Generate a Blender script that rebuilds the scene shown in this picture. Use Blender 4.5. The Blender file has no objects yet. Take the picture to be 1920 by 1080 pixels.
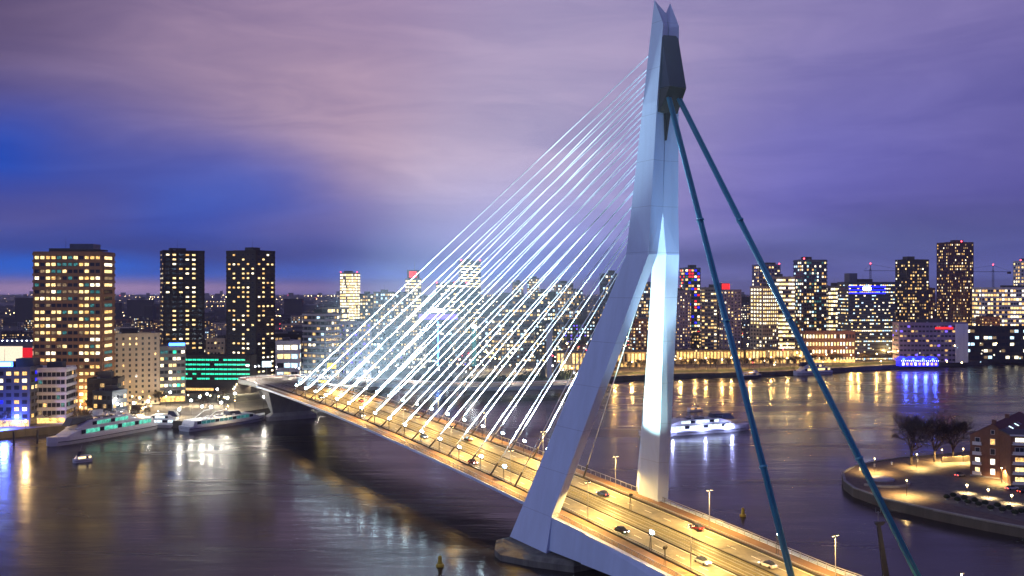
import bpy, bmesh, math, random
from mathutils import Vector, Matrix
R = math.radians
scene = bpy.context.scene
col = scene.collection

# ------------------------------------------------------------------ camera
F, HZ, ZC = 1727.85, 543.0, 71.14        # focal length (photo px), horizon row, eye height (m)
cam_data = bpy.data.cameras.new('camera')
cam_data.sensor_width = 36.0
cam_data.lens = 36.0 * F / 1920.0
cam_data.shift_y = 3.0 / 1920.0
cam_data.clip_start, cam_data.clip_end = 1.0, 60000.0
cam = bpy.data.objects.new('camera', cam_data)
cam.location = (0, 0, ZC)
cam.rotation_euler = (R(90), 0, 0)
col.objects.link(cam)
scene.camera = cam

# ------------------------------------------------------------------ render look
scene.render.engine = 'CYCLES'
scene.cycles.use_denoising = True
scene.cycles.max_bounces = 5
scene.cycles.diffuse_bounces = 2
scene.cycles.glossy_bounces = 3
scene.cycles.volume_bounces = 0
scene.cycles.sample_clamp_indirect = 4.0
scene.cycles.caustics_reflective = False
scene.cycles.caustics_refractive = False
vs = scene.view_settings
vs.view_transform = 'Standard'
vs.look = 'None'
vs.exposure = 0.35
vs.gamma = 1.0
vs.use_curve_mapping = False

def lin(c):
    c /= 255.0
    return c / 12.92 if c <= 0.04045 else ((c + 0.055) / 1.055) ** 2.4
def S(r, g, b): return (lin(r), lin(g), lin(b), 1.0)

# ------------------------------------------------------------------ dusk sky
world = bpy.data.worlds.new('World')
scene.world = world
world.use_nodes = True
wt = world.node_tree
wt.nodes.clear()
def wn(t, **k):
    n = wt.nodes.new(t)
    for a, b in k.items(): setattr(n, a, b)
    return n
def wl(a, b): wt.links.new(a, b)
def wmath(op, a, b=None, clamp=False):
    n = wn('ShaderNodeMath', operation=op, use_clamp=clamp)
    for i, s in enumerate((a, b)):
        if s is None: continue
        if isinstance(s, (int, float)): n.inputs[i].default_value = s
        else: wl(s, n.inputs[i])
    return n.outputs[0]
def wvec(op, a, b):
    n = wn('ShaderNodeVectorMath', operation=op)
    for i, s in enumerate((a, b)):
        if isinstance(s, tuple): n.inputs[i].default_value = s
        else: wl(s, n.inputs[i])
    return n
def wmix(fac, a, b):
    n = wn('ShaderNodeMix', data_type='RGBA')
    if isinstance(fac, float): n.inputs[0].default_value = fac
    else: wl(fac, n.inputs[0])
    for i, s in ((6, a), (7, b)):
        if isinstance(s, tuple): n.inputs[i].default_value = s
        else: wl(s, n.inputs[i])
    return n.outputs[2]
tc = wn('ShaderNodeTexCoord')
dirv = tc.outputs['Generated']
st = wvec('MULTIPLY', dirv, (1.0, 1.0, 3.2)).outputs[0]
nz = wn('ShaderNodeTexNoise'); nz.inputs['Scale'].default_value = 3.1; nz.inputs['Detail'].default_value = 5.0; nz.inputs['Roughness'].default_value = 0.5
wl(st, nz.inputs['Vector'])
off = wvec('SUBTRACT', nz.outputs['Color'], (0.5, 0.5, 0.5)).outputs[0]
off = wvec('MULTIPLY', off, (0.14, 0.10, 0.045)).outputs[0]
wd = wvec('ADD', dirv, off).outputs[0]           # cloud-distorted direction
sep = wn('ShaderNodeSeparateXYZ'); wl(wd, sep.inputs[0])
sep0 = wn('ShaderNodeSeparateXYZ'); wl(dirv, sep0.inputs[0])
ramp = wn('ShaderNodeValToRGB')
cr = ramp.color_ramp
cr.interpolation = 'EASE'
stops = [(0.0, S(98, 112, 186)), (0.03, S(88, 92, 165)), (0.08, S(78, 76, 150)), (0.16, S(98, 93, 160)), (0.30, S(116, 106, 164)), (0.6, S(84, 72, 128)), (1.0, S(62, 56, 104))]
while len(cr.elements) < len(stops): cr.elements.new(0.5)
for e, (p, c) in zip(cr.elements, stops): e.position = p; e.color = c
wl(wmath('ABSOLUTE', sep.outputs[2]), ramp.inputs[0])
sky = ramp.outputs[0]
def skydir(x, y):
    v = Vector(((x - 960) / F, 1.0, (HZ - y) / F)); v.normalize(); return v
def cloud(base, x, y, s, kz, colr, k, vec=None, kx=1.0):
    """one soft cloud (or clear gap) around a compass direction and height"""
    c = skydir(x, y)
    sc_ = wvec('MULTIPLY', vec or wd, (kx, kx, kz)).outputs[0]
    d = wvec('DISTANCE', sc_, (c.x * kx, c.y * kx, c.z * kz)).outputs['Value']
    q = wmath('DIVIDE', d, s)
    g = wmath('POWER', 2.71828, wmath('MULTIPLY', wmath('MULTIPLY', q, q), -1.0))
    return wmix(wmath('MULTIPLY', g, k), base, colr)
sky = cloud(sky, -200, -60, 0.34, 1.2, S(70, 60, 98), 0.95)
sky = cloud(sky, 560, 190, 0.24, 1.3, S(146, 124, 154), 0.85)
sky = cloud(sky, 880, 350, 0.25, 1.6, S(204, 176, 188), 0.97)
sky = cloud(sky, 1020, 140, 0.24, 1.3, S(146, 128, 166), 0.75)
sky = cloud(sky, 120, 345, 0.15, 2.0, S(64, 78, 158), 0.88)
sky = cloud(sky, 330, 365, 0.12, 2.0, S(66, 84, 172), 0.8)
sky = cloud(sky, -30, 300, 0.075, 1.5, S(0, 72, 184), 1.0)
sky = cloud(sky, 480, 385, 0.08, 1.9, S(72, 94, 184), 0.8)
sky = cloud(sky, 360, 415, 0.07, 2.2, S(28, 82, 186), 0.9)
sky = cloud(sky, 430, 440, 0.075, 2.0, S(14, 78, 190), 0.95)
sky = cloud(sky, 60, 420, 0.12, 2.6, S(80, 80, 146), 0.9)
sky = cloud(sky, 650, 440, 0.16, 3.4, S(92, 92, 158), 0.85)
sky = cloud(sky, 1050, 465, 0.15, 2.3, S(118, 130, 212), 0.75)
sky = cloud(sky, 1640, 455, 0.14, 5.5, S(96, 118, 158), 0.6)
sky = cloud(sky, 1480, 340, 0.16, 1.5, S(96, 98, 188), 0.65)
sky = cloud(sky, 150, 505, 0.42, 16.0, S(16, 104, 226), 1.0, kx=1.0)
sky = cloud(sky, 150, 468, 0.28, 16.0, S(56, 62, 130), 0.7)
sky = cloud(sky, 760, 520, 0.20, 12.0, S(84, 120, 224), 0.7)
sky = cloud(sky, 60, 541, 0.34, 44.0, S(226, 186, 236), 1.0, vec=dirv)
sky = cloud(sky, 1330, 488, 0.15, 9.0, S(72, 76, 132), 0.7)
sky = cloud(sky, 1850, 420, 0.16, 5.0, S(78, 78, 138), 0.6)
sky = cloud(sky, 560, 475, 0.16, 9.0, S(66, 72, 138), 0.7)
nz2 = wn('ShaderNodeTexNoise'); nz2.inputs['Scale'].default_value = 5.5; nz2.inputs['Detail'].default_value = 8.0; nz2.inputs['Roughness'].default_value = 0.58; nz2.inputs['Distortion'].default_value = 0.6
mp2 = wn('ShaderNodeMapping'); mp2.inputs['Rotation'].default_value = (0, R(24), 0); mp2.inputs['Scale'].default_value = (0.8, 0.8, 4.6)
wl(wd, mp2.inputs[0]); wl(mp2.outputs[0], nz2.inputs['Vector'])
mr2 = wn('ShaderNodeMapRange'); mr2.inputs[1].default_value = 0.32; mr2.inputs[2].default_value = 0.68; mr2.inputs[3].default_value = 0.0; mr2.inputs[4].default_value = 1.0
wl(nz2.outputs['Fac'], mr2.inputs[0])
dk = wn('ShaderNodeMix', data_type='RGBA', blend_type='MULTIPLY'); dk.inputs[0].default_value = 1.0
wl(sky, dk.inputs[6]); wl(wmix(mr2.outputs[0], (0.84, 0.83, 0.90, 1), (1.18, 1.14, 1.07, 1)), dk.inputs[7])
sky = dk.outputs[2]
bg = wn('ShaderNodeBackground'); bg.inputs[1].default_value = 0.86
wl(sky, bg.inputs[0])
wo = wn('ShaderNodeOutputWorld'); wl(bg.outputs[0], wo.inputs[0])

# ------------------------------------------------------------------ last light of dusk (soft, from behind the camera)
sun = bpy.data.lights.new('sun', 'SUN')
sun.energy = 0.5
sun.angle = R(50)
sun.color = (0.62, 0.76, 1.0)
sun_o = bpy.data.objects.new('sun', sun)
sun_o.rotation_euler = (R(62), 0, R(-58))
col.objects.link(sun_o)

# ------------------------------------------------------------------ helpers
def gp(x, y, z=0.0):
    """where the sight line through photo pixel x,y meets the level z"""
    d = F * (ZC - z) / (y - HZ)
    return Vector(((x - 960) / F * d, d, z))
def pX(x, d): return (x - 960) / F * d
def pZ(y, d): return ZC + (HZ - y) / F * d

class MB:
    def __init__(s): s.v, s.f, s.m = [], [], []
    def add(s, vs_, fs, mi=0):
        o = len(s.v); s.v += [tuple(p) for p in vs_]
        for f in fs: s.f.append(tuple(i + o for i in f)); s.m.append(mi)
        return s
    def hexa(s, b, t, mi=0):
        n = len(b)
        fs = [tuple(range(n - 1, -1, -1)), tuple(range(n, 2 * n))]
        fs += [(i, (i + 1) % n, n + (i + 1) % n, n + i) for i in range(n)]
        return s.add(list(b) + list(t), fs, mi)
    def box(s, x0, x1, y0, y1, z0, z1, mi=0, M=None):
        b = [(x0, y0, z0), (x1, y0, z0), (x1, y1, z0), (x0, y1, z0)]
        t = [(x0, y0, z1), (x1, y0, z1), (x1, y1, z1), (x0, y1, z1)]
        if M is not None:
            b = [M @ Vector(p) for p in b]; t = [M @ Vector(p) for p in t]
        return s.hexa(b, t, mi)
    def prism(s, poly, z0, z1, mi=0): return s.hexa([(x, y, z0) for x, y in poly], [(x, y, z1) for x, y in poly], mi)
    def tube(s, p, q, r0, r1=None, n=6, mi=0):
        p, q = Vector(p), Vector(q); r1 = r0 if r1 is None else r1
        d = (q - p).normalized()
        a = d.orthogonal().normalized(); b = d.cross(a)
        ring = [(math.cos(2 * math.pi * i / n), math.sin(2 * math.pi * i / n)) for i in range(n)]
        return s.hexa([p + (a * c + b * e) * r0 for c, e in ring], [q + (a * c + b * e) * r1 for c, e in ring], mi)
    def lathe(s, prof, c=(0, 0, 0), n=12, mi=0):
        vs_ = [(c[0] + r * math.cos(2 * math.pi * i / n), c[1] + r * math.sin(2 * math.pi * i / n), c[2] + z) for r, z in prof for i in range(n)]
        fs = [(k * n + i, k * n + (i + 1) % n, (k + 1) * n + (i + 1) % n, (k + 1) * n + i) for k in range(len(prof) - 1) for i in range(n)]
        fs += [tuple(range(n - 1, -1, -1)), tuple((len(prof) - 1) * n + i for i in range(n))]
        return s.add(vs_, fs, mi)
    def loft(s, rings, mi=0, closed=True, caps=True):
        n = len(rings[0]); vs_ = [p for r in rings for p in r]; fs = []
        for k in range(len(rings) - 1):
            for i in range(n if closed else n - 1):
                j = (i + 1) % n
                fs.append((k * n + i, k * n + j, (k + 1) * n + j, (k + 1) * n + i))
        if caps and closed:
            fs.append(tuple(range(n - 1, -1, -1))); fs.append(tuple((len(rings) - 1) * n + i for i in range(n)))
        return s.add(vs_, fs, mi)
    def mesh(s, name, mats, smooth=False):
        me = bpy.data.meshes.new(name)
        me.from_pydata(s.v, [], s.f)
        for m in (mats if isinstance(mats, (list, tuple)) else [mats]): me.materials.append(m)
        if len(me.materials) > 1: me.polygons.foreach_set('material_index', s.m)
        if smooth: me.polygons.foreach_set('use_smooth', [True] * len(me.polygons))
        bm = bmesh.new(); bm.from_mesh(me); bmesh.ops.recalc_face_normals(bm, faces=bm.faces); bm.to_mesh(me); bm.free()
        return me
    def build(s, name, mats, parent=None, loc=(0, 0, 0), rz=0.0, smooth=False):
        return obj(name, s.mesh(name, mats, smooth), parent, loc, rz)
def obj(name, me, parent=None, loc=(0, 0, 0), rz=0.0):
    o = bpy.data.objects.new(name, me)
    o.location = loc; o.rotation_euler = (0, 0, rz)
    if parent is not None: o.parent = parent
    col.objects.link(o)
    return o
def tag(o, label, cat, group=None):
    o['label'] = label; o['category'] = cat
    if group: o['group'] = group
    return o
def thing(name, label, cat, loc=(0, 0, 0), rz=0.0, group=None):
    return tag(obj(name, None, None, loc, rz), label, cat, group)
def struct(o): o['kind'] = 'structure'; return o
def stuff(o): o['kind'] = 'stuff'; return o
def copy_tree(o, parent=None):
    c = o.copy(); c.parent = parent; col.objects.link(c)
    for ch in o.children: copy_tree(ch, c)
    return c
def light(name, kind, parent, loc, energy, color, target=None, size=100.0, blend=0.6, radius=0.3, aim=None):
    l = bpy.data.lights.new(name, kind); l.energy = energy; l.color = color
    l.shadow_soft_size = radius
    if kind == 'SPOT': l.spot_size = R(size); l.spot_blend = blend
    o = obj(name, l, parent, loc)
    if aim is not None:
        o.rotation_euler = Vector(aim).to_track_quat('-Z', 'Y').to_euler()
    return o

# ------------------------------------------------------------------ materials
M_ = {}
def pbr(name, colr, rough=0.6, metal=0.0, var=0.18, scale=0.35, bump=0.0, bscale=2.0, spec=0.5, streak=False):
    m = bpy.data.materials.new(name); m.use_nodes = True
    nt = m.node_tree; b = nt.nodes['Principled BSDF']
    b.inputs['Roughness'].default_value = rough; b.inputs['Metallic'].default_value = metal
    b.inputs['Specular IOR Level'].default_value = spec
    t = nt.nodes.new('ShaderNodeTexCoord')
    n = nt.nodes.new('ShaderNodeTexNoise'); n.inputs['Scale'].default_value = scale; n.inputs['Detail'].default_value = 6.0; n.inputs['Roughness'].default_value = 0.65
    if streak:
        mp = nt.nodes.new('ShaderNodeMapping'); mp.inputs['Scale'].default_value = (1.0, 1.0, 0.09)
        nt.links.new(t.outputs['Object'], mp.inputs[0]); nt.links.new(mp.outputs[0], n.inputs['Vector'])
    else: nt.links.new(t.outputs['Object'], n.inputs['Vector'])
    r = nt.nodes.new('ShaderNodeValToRGB')
    r.color_ramp.elements[0].position = 0.3; r.color_ramp.elements[1].position = 0.72
    r.color_ramp.elements[0].color = tuple(c * (1 - var) for c in colr[:3]) + (1,)
    r.color_ramp.elements[1].color = tuple(min(1, c * (1 + var)) for c in colr[:3]) + (1,)
    nt.links.new(n.outputs['Fac'], r.inputs[0]); nt.links.new(r.outputs[0], b.inputs['Base Color'])
    if bump:
        n2 = nt.nodes.new('ShaderNodeTexNoise'); n2.inputs['Scale'].default_value = bscale; n2.inputs['Detail'].default_value = 4.0
        nt.links.new(t.outputs['Object'], n2.inputs['Vector'])
        bp = nt.nodes.new('ShaderNodeBump'); bp.inputs['Strength'].default_value = bump; bp.inputs['Distance'].default_value = 0.1
        nt.links.new(n2.outputs['Fac'], bp.inputs['Height']); nt.links.new(bp.outputs[0], b.inputs['Normal'])
    M_[name] = m
    return m
def glow(name, colr, k, vary=0.0, scale=0.6, sample=False, base=(0.02, 0.02, 0.02, 1)):
    """something that gives off light: a lit room behind glass, a lamp lens, a lit sign, a wall with its lighting put in"""
    m = bpy.data.materials.new(name); m.use_nodes = True
    nt = m.node_tree; b = nt.nodes['Principled BSDF']
    b.inputs['Base Color'].default_value = base; b.inputs['Roughness'].default_value = 0.25
    b.inputs['Emission Color'].default_value = colr; b.inputs['Emission Strength'].default_value = k
    if vary:
        t = nt.nodes.new('ShaderNodeTexCoord'); oi = nt.nodes.new('ShaderNodeObjectInfo')
        ad = nt.nodes.new('ShaderNodeVectorMath'); ad.operation = 'ADD'
        cb = nt.nodes.new('ShaderNodeCombineXYZ')
        ml = nt.nodes.new('ShaderNodeMath'); ml.operation = 'MULTIPLY'; ml.inputs[1].default_value = 91.7
        nt.links.new(oi.outputs['Random'], ml.inputs[0])
        for i in range(3): nt.links.new(ml.outputs[0], cb.inputs[i])
        nt.links.new(t.outputs['Object'], ad.inputs[0]); nt.links.new(cb.outputs[0], ad.inputs[1])
        n = nt.nodes.new('ShaderNodeTexNoise'); n.inputs['Scale'].default_value = scale; n.inputs['Detail'].default_value = 3.0; n.inputs['Roughness'].default_value = 0.7
        nt.links.new(ad.outputs[0], n.inputs['Vector'])
        mr = nt.nodes.new('ShaderNodeMapRange'); mr.inputs[1].default_value = 0.3; mr.inputs[2].default_value = 0.7
        mr.inputs[3].default_value = k * (1 - vary); mr.inputs[4].default_value = k * (1 + vary)
        nt.links.new(n.outputs['Fac'], mr.inputs[0]); nt.links.new(mr.outputs[0], b.inputs['Emission Strength'])
    if not sample: m.cycles.emission_sampling = 'NONE'
    M_[name] = m
    return m

# ------------------------------------------------------------------ materials of the bridge, river and banks
pbr('steel_blue', (0.50, 0.60, 0.78, 1), 0.42, var=0.10, scale=0.22, streak=True)
def plate_seams(m):
    nt = m.node_tree; b = nt.nodes['Principled BSDF']; src = b.inputs['Base Color'].links[0].from_socket
    t = nt.nodes.new('ShaderNodeTexCoord'); sx = nt.nodes.new('ShaderNodeSeparateXYZ'); nt.links.new(t.outputs['Object'], sx.inputs[0])
    def mth(op, a, v):
        n = nt.nodes.new('ShaderNodeMath'); n.operation = op; nt.links.new(a, n.inputs[0]); n.inputs[1].default_value = v; return n.outputs[0]
    line = mth('LESS_THAN', mth('FRACT', mth('DIVIDE', sx.outputs[2], 11.5), 0), 0.011)
    mx = nt.nodes.new('ShaderNodeMix'); mx.data_type = 'RGBA'; mx.blend_type = 'MULTIPLY'; nt.links.new(mth('MULTIPLY', line, 0.45), mx.inputs[0]); nt.links.new(src, mx.inputs[6]); mx.inputs[7].default_value = (.3, .3, .35, 1)
    nt.links.new(mx.outputs[2], b.inputs['Base Color'])
plate_seams(M_['steel_blue'])
pbr('steel_navy', (0.012, 0.028, 0.07, 1), 0.35, var=0.2, scale=0.3)
pbr('steel_teal', (0.05, 0.27, 0.38, 1), 0.35, metal=0.1, var=0.12, scale=0.2)
pbr('stay_white', (0.85, 0.90, 0.92, 1), 0.5, var=0.03)
pbr('steel_dark', (0.045, 0.042, 0.04, 1), 0.45, metal=0.4, var=0.2)
pbr('steel_grey', (0.30, 0.31, 0.33, 1), 0.4, metal=0.5, var=0.1)
pbr('asphalt', (0.125, 0.115, 0.095, 1), 0.72, var=0.42, scale=0.35, bump=0.15, bscale=5)
pbr('path_red', (0.15, 0.085, 0.055, 1), 0.8, var=0.25, scale=0.4)
pbr('tram_bed', (0.085, 0.075, 0.045, 1), 0.85, var=0.35, scale=0.5, bump=0.2, bscale=3)
pbr('concrete', (0.26, 0.26, 0.25, 1), 0.8, var=0.25, scale=0.3, bump=0.2, bscale=2, streak=True)
pbr('pier_stone', (0.13, 0.125, 0.10, 1), 0.85, var=0.5, scale=0.35, bump=0.4, bscale=1.5, streak=True)
pbr('line_white', (0.75, 0.74, 0.70, 1), 0.7, var=0.15, scale=2)
glow('flood_lens', (0.62, 0.88, 1.0, 1), 60.0)
glow('lamp_warm', (1.0, 0.66, 0.28, 1), 14.0)
glow('lamp_white', (0.85, 0.94, 1.0, 1), 18.0)
glow('lamp_gold', (1.0, 0.72, 0.32, 1), 24.0)
glow('tail_red', (1.0, 0.06, 0.03, 1), 9.0)
glow('beacon_red', (1.0, 0.05, 0.08, 1), 9.0)

def water_mat():
    m = bpy.data.materials.new('river_water'); m.use_nodes = True
    nt = m.node_tree; b = nt.nodes['Principled BSDF']
    b.inputs['Base Color'].default_value = (0.022, 0.019, 0.018, 1)
    b.inputs['Roughness'].default_value = 0.23
    b.inputs['IOR'].default_value = 1.33
    t = nt.nodes.new('ShaderNodeTexCoord')
    prev = None
    for sc_, st_, dist, rot in (((0.04, 0.15, 1), 0.30, 0.5, 8), ((0.22, 0.8, 1), 0.30, 0.13, -6), ((1.0, 2.6, 1), 0.22, 0.03, 12)):
        mp = nt.nodes.new('ShaderNodeMapping'); mp.inputs['Scale'].default_value = sc_; mp.inputs['Rotation'].default_value = (0, 0, R(rot))
        nt.links.new(t.outputs['Object'], mp.inputs[0])
        n = nt.nodes.new('ShaderNodeTexNoise'); n.inputs['Scale'].default_value = 1.0; n.inputs['Detail'].default_value = 3.0
        nt.links.new(mp.outputs[0], n.inputs['Vector'])
        bp = nt.nodes.new('ShaderNodeBump'); bp.inputs['Strength'].default_value = st_; bp.inputs['Distance'].default_value = dist
        nt.links.new(n.outputs['Fac'], bp.inputs['Height'])
        if prev: nt.links.new(prev.outputs[0], bp.inputs['Normal'])
        prev = bp
    nt.links.new(prev.outputs[0], b.inputs['Normal'])
    mp = nt.nodes.new('ShaderNodeMapping'); mp.inputs['Scale'].default_value = (0.006, 0.028, 1); mp.inputs['Rotation'].default_value = (0, 0, R(-14))
    nt.links.new(t.outputs['Object'], mp.inputs[0])
    n = nt.nodes.new('ShaderNodeTexNoise'); n.inputs['Scale'].default_value = 1.0; n.inputs['Detail'].default_value = 5.0; n.inputs['Distortion'].default_value = 0.8
    nt.links.new(mp.outputs[0], n.inputs['Vector'])
    mr = nt.nodes.new('ShaderNodeMapRange'); mr.inputs[1].default_value = 0.35; mr.inputs[2].default_value = 0.65; mr.inputs[3].default_value = 0.15; mr.inputs[4].default_value = 0.32
    nt.links.new(n.outputs['Fac'], mr.inputs[0]); nt.links.new(mr.outputs[0], b.inputs['Roughness'])
    M_['water'] = m
water_mat()
struct(MB().add([(-6000, -800, 0), (6000, -800, 0), (6000, 3000, 0), (-6000, 3000, 0)], [(0, 1, 2, 3)]).build('river_water', M_['water']))

# ------------------------------------------------------------------ the bridge: local x = across (v), local y = along (u), z up
TH = 0.5262
P0 = Vector((26.806, 251.909, 0.0))
def zd(u):
    if u < -60: return zd(-60) - 0.02 * (-60 - u)
    return 11.19 + 0.05735 * u - 0.000107 * u * u
def bw(v, u, z):      # bridge to world
    c, s = math.cos(TH), math.sin(TH)
    return Vector((P0.x + c * v - s * u, P0.y + s * v + c * u, z))
bridge = thing('cable_stayed_bridge', 'tall pale blue cable stayed bridge with bent pylon crossing the river', 'bridge', P0, TH)
US = [-130 + 5 * i for i in range(87)]         # -130 .. 300

def strip(name, v0, v1, dz0, dz1, mat, us=US, parent=bridge):
    rings = [[(v0, u, zd(u) + dz0), (v1, u, zd(u) + dz0), (v1, u, zd(u) + dz1), (v0, u, zd(u) + dz1)] for u in us]
    return MB().loft(rings).build(name, M_[mat], parent)
# girder with slanted underside
rings = [[(-11, u, zd(u) - 2.6), (11, u, zd(u) - 2.6), (17.6, u, zd(u) - 1.0), (18.0, u, zd(u) - 0.9), (18.0, u, zd(u) - 0.05), (-18.0, u, zd(u) - 0.05), (-18.0, u, zd(u) - 0.9), (-17.6, u, zd(u) - 1.0)] for u in US]
MB().loft(rings).build('deck_girder', M_['steel_blue'], bridge)
for s in (-1, 1):
    lo, hi = sorted((s * 17.6, s * 12.7)); strip('footpath', lo, hi, -0.04, 0.10, 'path_red')
    lo, hi = sorted((s * 11.9, s * 4.2)); strip('carriageway', lo, hi, -0.04, 0.02, 'asphalt')
    mb = MB()
    for u0 in range(-128, 296, 8):
        a, b = u0, u0 + 3
        mb.add([(s * 8 - .09, a, zd(a) + .028), (s * 8 + .09, a, zd(a) + .028), (s * 8 + .09, b, zd(b) + .028), (s * 8 - .09, b, zd(b) + .028)], [(0, 1, 2, 3)])
    for e in (4.6, 11.5):
        for u0 in US[:-1]:
            a, b = u0, u0 + 5
            mb.add([(s * e - .07, a, zd(a) + .028), (s * e + .07, a, zd(a) + .028), (s * e + .07, b, zd(b) + .028), (s * e - .07, b, zd(b) + .028)], [(0, 1, 2, 3)])
    mb.build('lane_marking', M_['line_white'], bridge)
    # barrier between road and path (kerb box with rail), and low kerb beside the tram bed
    lo, hi = sorted((s * 12.0, s * 12.5)); strip('barrier', lo, hi, -0.04, 0.45, 'steel_dark')
    lo, hi = sorted((s * 12.12, s * 12.32)); strip('barrier_rail', lo, hi, 0.75, 0.98, 'steel_grey')
    lo, hi = sorted((s * 3.75, s * 4.15)); strip('kerb', lo, hi, -0.04, 0.32, 'steel_dark')
for u in (-95, -38, 3, 64, 126, 188, 250):
    for s in (-1, 1):
        lo, hi = sorted((s * 11.88, s * 4.22)); MB().box(lo, hi, -.28, .28, .018, .034).build('expansion_joint', M_['steel_dark'], bridge, (0, u, zd(u)))
strip('tram_bed', -3.7, 3.7, -0.04, 0.05, 'tram_bed')
for v in (-2.45, -1.0, 1.0, 2.45): strip('tram_rail', v - .06, v + .06, 0.03, 0.16, 'steel_grey')
# railings with single posts
post_me = MB().box(-.06, .06, -.06, .06, 0, 1.35).mesh('post', M_['steel_grey'])
bpost_me = MB().box(-.05, .05, -.08, .08, 0, .5).mesh('barrier_post', M_['steel_grey'])
for s in (-1, 1):
    segs = [[u for u in US if u <= -5], [u for u in US if u >= (15 if s < 0 else 15)]]
    if s > 0: segs = [[u for u in US if u <= 0], [u for u in US if u >= 10]]
    if s < 0: segs = [[u for u in US if u <= 0], [u for u in US if u >= 15]]
    for us in segs:
        v = s * 17.75
        rl = strip('railing', v - .09, v + .09, 1.25, 1.40, 'steel_grey', us)
        for h in (0.35, 0.65, 0.95): strip('rail_wire', v - .03, v + .03, h, h + .05, 'steel_dark', us, rl)
        u = us[0] + 1.0
        while u < us[-1]:
            if -75 < u < 160: obj('post', post_me, rl, (v, u, zd(u) + .06))
            u += 2.6
    
# ---- pylon
def leg(s):
    def q(z, vo, vi, ufo, ubo, ufi, ubi): return [(s * vo, ufo, z), (s * vo, ubo, z), (s * vi, ubi, z), (s * vi, ufi, z)]
    mb = MB()
    mb.loft([q(2.4, 21.6, 18.0, 17.5, -1.5, 10.5, -0.5), q(12.0, 19.5, 16.5, 13.6, -1.0, 8.5, 0.0), q(80.0, 4.9, 1.4, -13.6, -22.9, -16.6, -22.0), q(90.5, 4.45, 0.02, -15.0, -23.1, -19.0, -22.4)])
    return mb.build('pylon_leg', M_['steel_blue'], bridge)
for s in (-1, 1):
    leg(s)
    # head: two halves with a groove between them, cut off in a forked tip
    def q(z0, z1, z2, z3, vo, ufo, ubo): return [(s * vo, ufo, z0), (s * vo, ubo, z1), (s * 0.25, ubo + 0.9, z2), (s * 0.02, ufo - 1.4, z3)]
    MB().loft([[(s * 4.45, -15.0, 90.5), (s * 4.45, -23.1, 90.5), (s * 0.02, -22.4, 90.5), (s * 0.02, -19.0, 90.5)], q(118, 118, 118, 118, 3.45, -18.7, -24.4), q(143.9, 137.2, 136.6, 140.6, 2.55, -22.2, -25.6)]).build('pylon_head', M_['steel_blue'], bridge)
    # foot beam running back below the deck edge
    mb = MB()
    top = lambda u: zd(u) + 0.35
    for u0, u1, d0, d1 in ((-1.0, -16, 8.4, 7.2), (-16, -62, 7.2, 3.0), (-62, -100, 3.0, 2.6)):
        mb.hexa([(s * 20.6, u0, top(u0) - d0), (s * 18.1, u0, top(u0) - d0), (s * 18.1, u1, top(u1) - d1), (s * 20.2, u1, top(u1) - d1)],
                [(s * 19.5, u0, top(u0)), (s * 18.1, u0, top(u0)), (s * 18.1, u1, top(u1)), (s * 19.1, u1, top(u1))])
    mb.build('foot_beam', M_['steel_blue'], bridge)
# dark anchor box for the back stays
MB().loft([[(-2.55, -25.2, 134.4), (2.55, -25.2, 134.8), (2.55, -24.2, 134.8), (-2.55, -24.2, 134.4)],
           [(-2.7, -28.2, 121.2), (2.7, -28.2, 121.2), (2.7, -24.2, 121.2), (-2.7, -24.2, 121.2)]]).build('anchor_box', M_['steel_navy'], bridge)
MB().loft([[(-2.7, -28.2, 121.1), (2.7, -28.2, 121.1), (2.7, -23.9, 121.1), (-2.7, -23.9, 121.1)],
           [(-2.9, -24.6, 115.4), (2.9, -24.6, 115.4), (2.9, -23.4, 115.4), (-2.9, -23.4, 115.4)]]).build('anchor_housing', M_['steel_dark'], bridge)
MB().loft([[(-.55, -24.75, 115.3), (.55, -24.75, 115.3), (.5, -23.3, 115.3), (-.5, -23.3, 115.3)],
           [(-.06, -23.9, 108.6), (.06, -23.9, 108.6), (.06, -23.2, 108.6), (-.06, -23.2, 108.6)]]).build('anchor_fin', M_['steel_dark'], bridge)
# back stays: each a bundle of tubes
for top, low in (((-1.5, -26.6, 118.6), (-13.0, -77.5, 14.0)), ((1.5, -26.9, 118.6), (14.0, -84.3, 14.7))):
    t, l = Vector(top), Vector(low)
    d = (l - t); end = t + d * 1.075
    side = d.cross(Vector((0, 1, 0.5))).normalized()
    side = Vector((side.x, side.y, 0)).normalized()
    mb = MB()
    for k in (-1, 1): mb.tube(t + side * .42 * k, end + side * .42 * k, .40, n=10)
    o = mb.build('back_stay', M_['steel_teal'], bridge, smooth=True)
    up = side.cross(d).normalized()
    MB().tube(t + up * .3, end + up * .3, .22, n=8).build('light_pipe', M_['stay_white'], o)
    for f in (.3, .52, .8):
        p = t + d * f
        MB().tube(p - d.normalized() * .2, p + d.normalized() * .2, .90, n=10).build('clamp', M_['steel_teal'], o)
# stays
for s in (-1, 1):
    for i in range(16):
        k = i / 15.0
        u = 30.5 + 14.9 * i
        zt = 80.6 + 50.4 * k
        f = (zt - 80) / 63.9
        ut = -13.6 + (-22.2 + 13.6) * f + (-1.2 if zt < 84 else -.2)
        vt = (4.6 + (2.55 - 4.6) * f) * 0.72
        a = Vector((s * 12.25, u, zd(u) + .3)); b = Vector((s * vt, ut, zt))
        o = MB().tube(a, b, .15, n=6).build('stay_cable', M_['stay_white'], bridge, smooth=True)
        d = (b - a).normalized()
        MB().tube(a - d * .3, a + d * 5.6, .30, .26, n=8).build('anchor_tube', M_['steel_dark'], o)
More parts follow.
